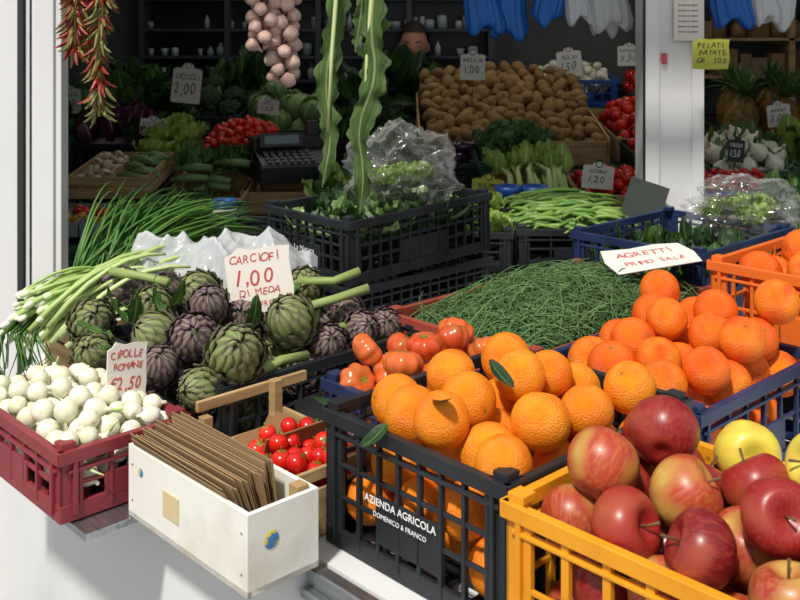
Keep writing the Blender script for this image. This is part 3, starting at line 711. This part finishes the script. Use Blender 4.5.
for i in range(60):
    l=leafT(.07,.02,6,4,.8,.4,3,.3); b.add(l[0],l[1],1,rot(U(.1,1.2),0,U(0,6.28)),(U(-.12,.12),U(.0,.18),.12+U(0,.03)),1,U(0,1),l[3])
b.obj('zucchini',[m_zuc,m_leaf],loc,0,SL)
loc=ic('green_plastic_crate',-.62,2.86,.30,.34,.1,m_grn)
greens('dill',.28,.32,.09,.05,150,.07,.012,[m_leafd,m_leaf],loc,0,SL)
b=MB()
for x in (-.03,.05,.11): b.tm(t_cab,rot(.2,0,x*30),(x,.02,.115),.034)
b.obj('cabbages',[m_lett],loc,0,SL)
b=MB(); b.add(*lathe([(.001,0),(.026,0),(.032,.05),(.033,.075),(.030,.075),(.028,.03),(.001,.01)],20),0); b.add(*lathe([(.0265,.001),(.0335,.05),(.0335,.052),(.0265,.0005)],20),1)
b.obj('blue_cup',[m_blu,m_paper],(-.48,2.74,zb(2.74)+.112))
crate('black_fruit_crate',.16,.2,.1,m_blk,(-.40,2.78,zb(2.78)+.004),0,SL,bars=1,pitch=.05)
# cash register
woodbox('wooden_produce_box',.3,.3,.075,m_wood,(-.37,3.4,zb(3.4)+.004),0,SL,slats=1)
b=MB()
b.prism([(-.125,-.12),(.125,-.12),(.125,.12),(-.125,.12)],0,.055)
V=[(-.12,-.115,.055),(.12,-.115,.055),(.12,.02,.055),(-.12,.02,.055),(-.12,-.11,.06),(.12,-.11,.06),(.12,.02,.10),(-.12,.02,.10)]
b.add(V,BOXF,0,smooth=False)
b.box((0,.06,.10),(.24,.09,.07)); b.box((-.03,-.0,.128),(.15,.012,.05),0,rot(-.4,0,0)); b.box((-.03,-.007,.130),(.12,.004,.032),2,rot(-.4,0,0))
for i in range(7):
    for j in range(4): b.box((-.09+i*.024,-.095+j*.024,.068+j*.0075),(.016,.016,.007),1,rot(.3,0,0),U(0,1))
b.box((.09,.06,.16),(.04,.03,.05))
b.obj('cash_register',[m_dev,m_devk,m_lcd],(-.37,3.36,zb(3.4)+.095),.35,bevel=.003)
# centre back
greens('leafy_greens',.4,.4,.16,.12,120,.16,.05,[m_leafd,m_leaf],ic('black_fruit_crate',-.02,4.85,.42,.42,.13,m_blk),0,SL)
greens('spinach',.3,.34,.11,.07,120,.10,.04,[m_leafd,m_leafd,m_leaf],ic('black_fruit_crate',-.14,4.1,.34,.36,.11,m_blk),0,SL)
greens('parsley',.3,.34,.10,.05,120,.08,.03,[m_leafd,m_leaf],ic('green_plastic_crate',-.02,3.6,.32,.36,.1,m_grn),0,SL)
greens('endive',.26,.3,.1,.05,120,.09,.03,[m_lett,m_leaf],ic('green_plastic_crate',-.12,3.1,.30,.32,.1,m_grn),0,SL)
# potatoes
loc=(.45,4.32,zb(4.32)+.004)
b=MB(); t=.008
b.box((0,0,.004),(.74,.74,.008))
b.box((0,-.366,.05),(.74,t,.10)); b.box((0,.366,.13),(.74,t,.26))
for sx in (-1,1):
    for k in range(2): b.box((sx*.372,0,.045+.075*k),(t,.76,.065),0,rot(.10*k,0,0))
b.obj('potato_bin',m_wood,loc,0,SL)
P=pack(.73,.73,lambda x,y:.05+.16*(y+.36)/.72,lambda x,y:.13+.19*(y+.36)/.72+.025*np.cos(5*x),.023,.032,520,70,seed=31,slack=.1)
heap('potatoes',P,t_pot,[m_potato],loc,0,SL,kz=1.2)
loc=ic('black_fruit_crate',.17,3.72,.2,.34,.1,m_blk)
b=MB()
for i in range(14):
    x=U(-.06,.06);y=U(-.12,.12);z=.05+.007*i;a=U(0,6); b.tube([(x,y,z),(x+.03*math.cos(a),y+.03*math.sin(a),z+.002),(x+.07*math.cos(a),y+.07*math.sin(a),z+.004),(x+.09*math.cos(a),y+.09*math.sin(a),z)],[.008,.022,.02,.006],9,0,U(0,1))
b.obj('aubergines',[m_aub],loc,0,SL)
greens('parsley',.26,.3,.12,.08,220,.06,.025,[m_leaf,m_dill],ic('green_plastic_crate',.42,3.70,.28,.34,.1,m_grn),0,SL)
loc=ic('wooden_produce_box',.44,3.3,.26,.34,.09,m_wood,True)
b=MB()
for i in range(26):
    x=U(-.1,.1); z=.08+U(0,.05); b.tube([(x,-.17,z-.02),(x+U(-.02,.02),-.03,z+.02),(x+U(-.05,.05),.12,z+.03)],[.011,.009,.006],7,0,U(0,1))
for i in range(50):
    l=leafT(.07,.025,6,4,.8,.4,3,.3); b.add(l[0],l[1],1,rot(U(.1,1.2),0,U(0,6.28)),(U(-.12,.12),U(.02,.16),.10+U(0,.05)),1,U(0,1),l[3])
b.obj('celery',[m_pale,m_lett],loc,0,SL)
loc=ic('wooden_produce_box',.71,3.35,.26,.3,.08,m_wood,True)
P=pack(.25,.29,.03,dome(.25,.29,.10,.05),.017,.022,150,60,seed=33); heap('vine_tomatoes',P,t_tom,[m_tom,m_green],loc,0,SL,tilt=.8)
loc=ic('wooden_produce_box',1.02,4.25,.30,.45,.1,m_wood,True)
P=pack(.29,.43,.06,dome(.29,.43,.16,.08),.022,.028,150,60,seed=34); heap('vine_tomatoes',P,t_tom,[m_tom,m_green],loc,0,SL,tilt=.8)
loc=ic('black_fruit_crate',1.02,3.75,.30,.4,.1,m_blk)
P=pack(.29,.38,.05,dome(.29,.38,.13,.05),.022,.028,150,60,seed=35); heap('vine_tomatoes',P,t_tom,[m_tom,m_green],loc,0,SL,tilt=.8)
woodbox('wooden_produce_box',.36,.34,.09,m_wood,(.86,4.95,zb(4.95)+.004),0,SL,slats=1)
loc=(.86,4.95,zb(4.95)+.10); crate('blue_plastic_crate',.36,.34,.13,m_blu,loc,0,SL,bars=1,pitch=.04)
P=pack(.34,.32,.05,dome(.34,.32,.16,.06),.022,.028,120,60,seed=36); heap('garlic_bulbs',P,t_garlic,[m_white],loc,0,SL)
loc=(1.28,4.95,zb(4.95)+.05); crate('black_fruit_crate',.36,.34,.11,m_blk,loc,0,SL,bars=1,pitch=.04)
P=pack(.34,.32,.03,dome(.34,.32,.17,.08),.03,.035,120,60,seed=37); heap('vine_tomatoes',P,t_tom,[m_tom,m_green],loc,0,SL)
for i in range(2): woodbox('wooden_produce_box',.44,.26,.11,m_wood,(.45+i*.02,4.93,zb(4.93)+.02+i*.115),0,SL,slats=2)
loc=ic('black_fruit_crate',.20,2.84,.2,.3,.11,m_blk)
b=MB()
for x,y,z in ((-.05,-.08,.08),(.05,-.07,.08),(-.05,.04,.09),(.05,.05,.1)): b.tm(random.choice(t_ros),rot(U(-.3,.3),U(-.3,.3),U(0,6)),(x,y,z),.085)
b.obj('lettuce_heads',[m_lett],loc,0,SL)
loc=ic('black_fruit_crate',.47,2.88,.30,.32,.11,m_blk)
b=MB()
for i in range(260):
    x=U(-.13,.13);y=U(-.14,.14);z=.09+U(0,.06)*(1-abs(x)*3.2);a=U(-.8,.8)+(pi if U(0,1)<.5 else 0);c=U(-.5,.5);L=U(.08,.13)
    b.tube([(x+L*q*math.cos(a+c*q),y+L*q*math.sin(a+c*q),z+.008*math.cos(3*q)) for q in (-.5,-.25,0,.25,.5)],[.002,.006,.007,.006,.002],6,0,U(0,1))
b.obj('green_beans',[m_bean],loc,0,SL)
for x in (.33,.41):
    b=MB(); b.add(*lathe([(.001,0),(.030,0),(.04,.035),(.043,.05),(.040,.05),(.035,.02),(.001,.006)],20),0)
    b.obj('blue_bowl',[m_blu],(x,3.06,zb(3.06)+.096))
crate('black_fruit_crate',.26,.12,.09,m_blk,(.37,3.07,zb(3.07)+.004),0,SL,bars=1,pitch=.05)
b=MB(); b.box((0,0,.09),(.11,.006,.18)); b.box((0,.03,.01),(.10,.06,.006)); b.obj('slate_board',m_slate,(.645,2.79,zb(2.79)+.05),-.5,-.25,ry=.25)
# right side
b=MB()
for i,(x,y) in enumerate(((1.45,4.25),(1.60,4.2),(1.76,4.28),(1.50,4.5),(1.68,4.52),(1.86,4.5),(1.92,4.22))):
    b.tm(t_pine,rot(U(-.2,.2),U(-.2,.2),U(0,6)),(x,y,zb(y)+.125),.088)
b.obj('pineapples',[m_pine,m_leaf]); crate('black_fruit_crate',.64,.56,.09,m_blk,(1.68,4.37,zb(4.37)+.004),0,SL,bars=1,pitch=.05)
loc=ic('green_plastic_crate',1.23,3.62,.30,.34,.1,m_grn)
P=pack(.29,.33,.04,dome(.29,.33,.15,.07),.028,.034,60,100,seed=41)
b=MB()
for p in P:
    b.tm(t_onion,rot(U(-.8,.8),U(-.8,.8),U(0,6)),p[:3],p[3])
    for k in range(2):
        l=leafT(.05,.009,6,2,.5,.2,2,.3); b.add(l[0],l[1],1,rot(U(.2,1.2),0,U(0,6.28)),p[:3]+np.array((0,0,p[3])),1,U(0,1),l[3])
b.obj('white_turnips',[m_white,m_leaf],loc,0,SL)
woodbox('wooden_produce_box',.34,.26,.05,m_wood,(1.02,3.22,zb(3.22)+.004),0,SL,slats=1)
loc=(1.02,3.22,zb(3.22)+.058); b=MB(); w_,d_,h_=.34,.26,.065
b.box((0,0,.003),(w_,d_,.006))
for s_ in (-1,1): b.box((0,s_*d_/2,h_/2),(w_,.004,h_)); b.box((s_*w_/2,0,h_/2),(.004,d_,h_))
b.box((0,-d_/2-.003,h_/2),(w_*.9,.002,h_*.6),1)
ob=b.obj('strawberry_carton',[m_blu,m_redb],loc,0,SL); text(ob,'La Nostra Delizia',.03,m_inkw,(0,-d_/2-.0045,h_/2))
P=pack(w_-.01,d_-.01,.02,.095,.013,.017,200,60,seed=42); heap('strawberries',P,t_straw,[m_straw],loc,0,SL)
greens('lettuce_heads',.4,.4,.12,.08,90,.12,.05,[m_lett,m_leaf],ic('green_plastic_crate',1.62,3.65,.42,.42,.1,m_grn),0,SL)
greens('leafy_greens',.5,.4,.1,.08,90,.12,.04,[m_leafd,m_leaf],ic('black_fruit_crate',1.35,2.85,.5,.4,.1,m_blk),0,SL)
loc=ic('wooden_produce_box',1.5,3.25,.4,.3,.09,m_wood,True); P=pack(.39,.29,.04,dome(.39,.29,.12,.06),.03,.036,60,100,seed=43); heap('kiwis',P,t_pot,[m_potato],loc,0,SL,kz=1.1)
greens('leafy_greens',.4,.3,.1,.08,90,.12,.04,[m_leaf,m_lett],(1.2,2.42,.87),0)
def it(x,y,z,w,h,a,c,rz=0,mat=None,ink=None): tag('price_tag',x,y,z,w,h,[(a,.16,.64,ink or m_ink),(c,.33,.33,ink or m_ink)],rz=rz,ry=U(-.14,.14),mat=mat,stick=.1)
it(-.90,4.18,1.245,.12,.17,'BROCCOLI','2,00',.1); it(.29,4.0,1.35,.10,.12,'PATATE','1,00'); it(.81,4.75,1.33,.12,.14,'AGLIO','1,50',.1)
it(1.09,4.75,1.38,.11,.11,'POMODORI','3,50',-.1); it(.62,3.15,1.05,.105,.085,'SEDANO','1,20',.2); it(1.03,4.0,1.19,.08,.10,'CILIEGINO','2,80',.3)
it(-1.39,4.2,1.2,.10,.12,'VERZA','1,00'); it(-.98,3.95,1.13,.10,.08,'LATTUGA','1,00',.2); it(1.50,3.95,1.17,.10,.10,'ANANAS','3,00',.2)
it(.27,3.12,1.0,.1,.10,'BIETA','1,00',0,m_olive); it(1.14,3.4,1.1,.06,.09,'FINOCCHI','1,50',.2,m_slate,m_inkw)
it(-.1,4.55,1.25,.09,.10,'CAVOLO','1,50',.1,m_slate,m_inkw); it(-.55,4.15,1.2,.09,.07,'CAPPUCCIO','1,00',-.1)
tag('price_tag',.84,2.70,1.445,.10,.09,[('PELATI',.2,.7,m_ink),('PATATE',.2,.48,m_ink),('GR. 500',.2,.24,m_ink)],mat=m_olive,stick=0,notch=False)
b=MB(); b.box((0,0,0),(.08,.002,.12)); o=b.obj('notice_paper',m_paper,(.81,2.812,1.58))
for i in range(6): text(o,'Avviso ai clienti',.009,m_ink,(0,-.0015,.04-.015*i))
# ================================================================ SHOPKEEPER (behind the bench)
root=bpy.data.objects.new('shopkeeper',None); sc.collection.objects.link(root); root.location=(.075,5.31,0); root.rotation_euler=(0,0,-.12)
J=[(0,0,.80),(0,0,.95),(0,.0,1.10),(0,.0,1.22),(0,.0,1.30),(0,-.005,1.37),
   (.10,0,1.245),(.165,0,1.20),(.20,.02,1.0),(.16,-.09,.88),(-.10,0,1.245),(-.165,0,1.20),(-.20,.02,1.0),(-.16,-.09,.88),
   (.085,0,.74),(.09,-.0,.42),(.09,.02,.08),(-.085,0,.74),(-.09,0,.42),(-.09,.02,.08)]
Rd=[.125,.105,.115,.10,.05,.045,.065,.055,.043,.028,.065,.055,.043,.028,.085,.06,.045,.085,.06,.045]
Ed=[(0,1),(1,2),(2,3),(3,4),(4,5),(3,6),(6,7),(7,8),(8,9),(3,10),(10,11),(11,12),(12,13),(0,14),(14,15),(15,16),(0,17),(17,18),(18,19)]
me=bpy.data.meshes.new('body'); me.from_pydata(J,Ed,[]); ob=bpy.data.objects.new('body',me); sc.collection.objects.link(ob); ob.parent=root
ob.modifiers.new('skin','SKIN'); sv=me.skin_vertices[0].data
for i,r in enumerate(Rd): sv[i].radius=(r*(1.2 if i<4 else 1),r*.85 if i<4 else r)
sv[0].use_root=True
sb=ob.modifiers.new('sub','SUBSURF'); sb.levels=2; sb.render_levels=2; me.materials.append(m_cloth)
ob.modifiers['skin'].use_smooth_shade=True
b=MB()
V,F=lathe(sphprof(22),28); hv=[]
for x,y,z in V:
    k=1-.32*max(0,-z)**1.6; X=x*.074*k; Y=y*.092*(1-.12*max(0,-z)); Z=z*.115
    if y<0:
        Y-=.020*math.exp(-((x/.16)**2))*math.exp(-(((z+.16)/.2)**2)); Y+=.008*math.exp(-(((abs(x)-.4)/.16)**2))*math.exp(-(((z-.05)/.12)**2)); Y-=.006*math.exp(-((x/.3)**2))*math.exp(-(((z+.82)/.12)**2))
    hv.append((X,Y,Z))
b.add(hv,F,0,None,(0,0,1.465))
b.tube([(0,.005,1.30),(0,.0,1.36),(0,-.005,1.41)],[.052,.045,.046],14,0)
for s_ in (-1,1):
    b.add(t_ball[0],t_ball[1],1,None,(s_*.029,-.079,1.47),(.012,.007,.007)); b.add(t_ball[0],t_ball[1],2,None,(s_*.029,-.085,1.47),(.005,.003,.005))
    b.add(t_ball[0],t_ball[1],0,rot(0,0,.3*s_),(s_*.075,.005,1.455),(.007,.017,.028)); b.box((s_*.03,-.087,1.487),(.028,.006,.004),2,rot(0,-.12*s_,0))
b.add(t_ball[0],t_ball[1],3,None,(0,-.083,1.41),(.022,.007,.006))
hh=[]; V2,F2=lathe(sphprof(22),28)
for x,y,z in V2:
    q=1.12+.04*noise.noise(Vector((x*5,y*5,z*5))); hh.append((x*.076*q,y*.095*q+.008,z*.118*q))
F3=[f for f in F2 if not (np.mean([V2[i][1] for i in f])<-.05 and np.mean([V2[i][2] for i in f])<.52) and np.mean([V2[i][2] for i in f])>-.75]
b.add(hh,F3,2,None,(0,.004,1.468))
o=b.obj('head',[m_skin,m_eye,m_hair,m_lip]); o.parent=root
b=MB()
for s_ in (-1,1):
    c=np.array((s_*.155,-.115,.855)); b.add(t_ball[0],t_ball[1],0,rot(-.5,0,0),c,(.036,.045,.016))
    for k,(dx,L) in enumerate(((-.026,.060),(-.009,.068),(.009,.064),(.025,.05))):
        b.tube([c+np.array((dx,-.02,.0)),c+np.array((dx*1.15,-.02-L*.5,-.012)),c+np.array((dx*1.2,-.02-L*.8,-.035)),c+np.array((dx*1.2,-.02-L*.85,-.05))],[.009,.0085,.0075,.006],8,0)
    b.tube([c+np.array((-s_*.03,.01,0)),c+np.array((-s_*.05,-.02,-.008)),c+np.array((-s_*.052,-.045,-.02))],[.010,.009,.007],8,0)
    b.box((s_*.09,-.03,.035),(.085,.24,.07),1)
o=b.obj('hands_and_shoes',[m_skin,m_trous]); o.parent=root
b=MB(); b.add(*lathe([(.19,.45),(.17,.65),(.155,.86),(.15,.98)],30,lambda a,t:1.0),0,None,(0,0,0),(1,.72,1)); o=b.obj('apron',m_trous); o.parent=root
# ================================================================ BACK CABINET & SHELVES
b=MB()
b.box((-.45,5.68,1.2),(1.9,.02,2.2),1)
for x in (-1.42,-.95,-.45,.05,.5): b.box((x,5.58,1.25),(.03,.18,2.3))
for z in (1.27,1.40,1.55,1.72): b.box((-.45,5.58,z),(1.92,.17,.015))
b.obj('shelving_unit',[m_shelf,m_wallD])
b=MB()
for z in (1.278,1.408,1.558):
    x=-1.38
    while x<.45:
        r=U(.014,.028);h=U(.05,.10)
        pr=random.choice(([(.001,0),(r,0),(r,h*.6),(r*.4,h*.8),(r*.4,h),(.001,h)],[(.001,0),(r*.7,0),(r,h*.7),(r*.95,h*.7),(.001,h*.1)],[(.001,0),(r,0),(r*1.1,h*.5),(r,h*.75),(.001,h*.8)]))
        if U(0,1)<.8: b.add(*lathe(pr,12),0,None,(x,5.56+U(-.03,.04),z),1,U(0,1))
        x+=r*2+U(.005,.04)
b.obj('glassware',[m_glass])
b=MB()
for z in (1.30,1.50,1.72): b.box((2.1,5.50,z),(1.4,.3,.015))
for x in (1.38,2.1,2.8): b.box((x,5.50,1.1),(.03,.3,2.2))
b.obj('shelving_unit',[m_wood])
b=MB()
for z in (1.31,1.51):
    x=1.45
    while x<2.7:
        w_=U(.05,.1);h=U(.08,.15)
        if U(0,1)<.5: b.box((x,5.43,z+h/2),(w_,.1,h),0,rot(0,0,U(-.2,.2)),U(0,1))
        else: b.add(*lathe([(.001,0),(w_/2,0),(w_/2,h*.7),(w_*.3,h*.85),(w_*.3,h),(.001,h)],12),0,None,(x,5.43,z),1,U(0,1))
        x+=w_+.015
b.obj('pantry_jars',[m_jar])
# ================================================================ HANGING THINGS
b=MB()
def ribbon(pts,w,ph,lobes=1.,twist=.4):
    n=80; pts=np.array(pts,float); ts=np.linspace(0,1,len(pts)); V=[];L=[];F=[]
    def sm(t,k):
        return np.mean([np.interp(min(1,max(0,t+o)),ts,pts[:,k]) for o in (-.06,-.03,0,.03,.06)])
    for i in range(n+1):
        t=i/n; c=np.array([sm(t,k) for k in range(3)]); wd=w*(.5+.5*math.sin(pi*min(1,t*1.05)))*(1 if t<.88 else max(.12,(1-t)/.12))*(1+.35*noise.noise(Vector((t*6,ph*2,1)))); a=twist*math.sin(5*t+ph)
        for j in range(9):
            s_=-1+j/4
            ed=1+lobes*.7*noise.noise(Vector((t*26+ph*3,(1 if s_>0 else -1)*5,ph)))*abs(s_)
            ruf=.55*wd*abs(s_)**1.5*math.sin(40*t+ph*2+(1.7 if s_>0 else 0)+3*noise.noise(Vector((t*9,ph,0))))
            x=s_*wd*ed
            V.append((c[0]+x*math.cos(a),c[1]+x*math.sin(a)+ruf-.3*wd*(1-s_*s_),c[2]+.25*ruf-.45*wd*s_*s_)); L.append((s_,t,0))
    for i in range(n):
        for j in range(8): q=i*9+j; F.append((q,q+1,q+10,q+9))
    b.add(V,F,0,None,(0,0,0),1,U(0,1),L)
ribbon([(-.115,2.02,1.98),(-.12,2.0,1.75),(-.125,2.0,1.58),(-.15,1.99,1.45),(-.135,1.98,1.34),(-.155,1.97,1.23)],.022,0)
ribbon([(-.135,2.04,1.98),(-.145,2.03,1.7),(-.13,2.03,1.55),(-.155,2.04,1.42),(-.15,2.04,1.30)],.018,2,1.3,.9)
ribbon([(-.045,2.0,1.98),(-.04,1.99,1.7),(-.06,1.98,1.56),(-.045,1.97,1.46),(-.085,1.97,1.36),(-.07,1.96,1.27),(-.08,1.96,1.18)],.024,4,1.3)
ribbon([(-.055,2.03,1.98),(-.07,2.03,1.7),(-.045,2.02,1.56),(-.075,2.03,1.42),(-.10,2.03,1.31)],.020,1,1.5,1.1)
ribbon([(-.07,2.01,1.85),(-.085,2.0,1.68),(-.075,1.99,1.60),(-.09,1.98,1.50)],.018,5,1.5,.9)
for x in (-.12,-.05): b.tube([(x,2.0,2.0),(x,1.985,1.7),(x-.015,1.975,1.5),(x-.022,1.97,1.35)],[.006,.005,.004,.002],6,1); b.tube([(x,2.02,1.97),(x+.0,2.2,2.03),(x,2.34,2.03)],.002,4,1)
b.obj('hanging_leaves',[m_hang,m_pale])
b=MB()
for (x,y,z0,z1,n,s_) in ((-.715,2.2,1.95,1.50,260,.028),(-.655,2.2,1.85,1.56,160,.028),(-.662,2.2,1.58,1.36,90,.022)):
    b.tube([(x,y+.1,2.02),(x,y,z0),(x,y,z1)],.003,4,2)
    for i in range(n):
        z=z0+(z1-z0)*i/n; a=U(0,6.28); R=rot(0,U(-.9,-.1),a); q=U(.2,1)*s_*.6
        b.tm(t_chili,R,(x+q*math.cos(a),y+q*math.sin(a),z),U(.025,.042),mo=0 if (U(0,1)<(.55 if x<-.7 else .3)) else 3)
b.obj('chili_braid',[m_chr,m_chg,m_cord,m_chg,m_chg])
b=MB()
for (x,y,z0,z1,n) in ((-.375,2.75,1.75,1.50,26),(-.325,2.78,1.72,1.40,32)):
    b.tube([(x,2.40,2.0),(x,y,1.85),(x,y,z1)],.003,4,1)
    for i in range(n):
        z=z0+(z1-z0)*i/n; a=i*2.4; b.tm(t_garlic,align((-math.cos(a),-math.sin(a),-.7)),(x+.03*math.cos(a),y+.03*math.sin(a),z),U(.020,.026),mo=0)
b.obj('garlic_braid',[m_garlic,m_cord])
def hangbag(name,specs,mat):
    b=MB()
    for (x0,x1,y,z0,z1,sd) in specs:
        hw=(x1-x0)/2; cx=(x0+x1)/2; hh=z1-z0
        pr=[(.02,.02),(.5,.0),(.82,.015),(.98,.06),(1,.15),(.97,.3),(.9,.45),(.8,.6),(.66,.75),(.55,.88),(.5,1)]
        V,F=lathe(pr,60,lambda a,t:1+.10*math.sin(11*a+sd+2*t)*min(1,t*3+.2)+.05*math.sin(23*a+sd)+.14*noise.noise(Vector((math.cos(a)*2,math.sin(a)*2,sd+t*4))))
        V=[(cx+v[0]*hw+.01*math.sin(v[2]*6+sd),y+v[1]*hw*.38,z0+v[2]*hh+.018*math.sin(v[0]*4+sd)*(1-v[2])) for v in V]
        b.add(V,F)
        for s_ in (-1,1): b.tube([(cx+s_*hw*.42,y,z1-.01),(cx+s_*hw*.36,y,z1+.08),(cx+s_*.01,y,2.0)],[hw*.1,hw*.08,.006],6)
    return b.obj(name,mat)
hangbag('blue_carrier_bags',[(.19,.30,3.0,1.545,1.78,1),(.28,.39,3.02,1.53,1.78,3),(.40,.485,2.98,1.57,1.8,5)],m_bagb)
hangbag('blue_carrier_bags',[(.93,1.05,2.98,1.565,1.8,2)],m_bagb)
hangbag('white_carrier_bags',[(.49,.57,3.0,1.575,1.8,1),(.56,.68,3.0,1.555,1.8,7),(.60,.68,3.12,1.54,1.8,9)],m_bagw)
hangbag('white_carrier_bags',[(1.05,1.13,3.0,1.575,1.8,1),(1.11,1.20,3.02,1.56,1.8,4)],m_bagw)
b=MB(); b.tube([(-.7,3.03,2.0),(1.5,3.03,2.0)],.01,8); b.tube([(-.7,3.03,2.0),(-.7,3.03,2.59)],.008,6); b.tube([(1.5,3.03,2.0),(1.5,3.03,2.59)],.008,6); b.obj('hanging_rail',m_steel)
for i,(x,y) in enumerate(((-.6,4.3),(1.0,4.3))):  # invented fill lamps, added to lift the back of the interior
    b=MB(); b.box((0,0,.03),(1.2,.12,.05),1); b.tube([(-.58,0,-.01),(.58,0,-.01)],.014,8,0); lp=b.obj('added_fill_lamp',[m_fill_tube,m_frame],(x,y,2.52))
    li=bpy.data.lights.new('added_fill_light','AREA'); li.shape='RECTANGLE'; li.size=1.1; li.size_y=.1; li.energy=3.5; li.color=(1,.96,.9)
    lo=bpy.data.objects.new('added_fill_light',li); sc.collection.objects.link(lo); lo.parent=lp; lo.location=(0,0,-.04)
# ================================================================ LIGHT / CAMERA
sun=bpy.data.lights.new('sun','SUN'); sun.energy=4.1; sun.angle=math.radians(5); sun.color=(1,.945,.86)
so=bpy.data.objects.new('sun',sun); sc.collection.objects.link(so); so.rotation_euler=(math.radians(34),0,math.radians(-26))
w=bpy.data.worlds.new('World'); sc.world=w; w.use_nodes=True
bg=w.node_tree.nodes['Background']; bg.inputs[0].default_value=(.9,.95,1,1); bg.inputs[1].default_value=.62
cam=bpy.data.cameras.new('camera'); co=bpy.data.objects.new('camera',cam); sc.collection.objects.link(co)
cam.lens=45; cam.sensor_width=36; cam.shift_y=-.3375; cam.clip_start=.05
cam.dof.use_dof=True; cam.dof.focus_distance=1.6; cam.dof.aperture_fstop=14
co.location=(0,0,1.55); co.rotation_euler=(pi/2,0,0); sc.camera=co
try:
    sc.view_settings.view_transform='Standard'; sc.view_settings.look='None'
except Exception as e: print(e)
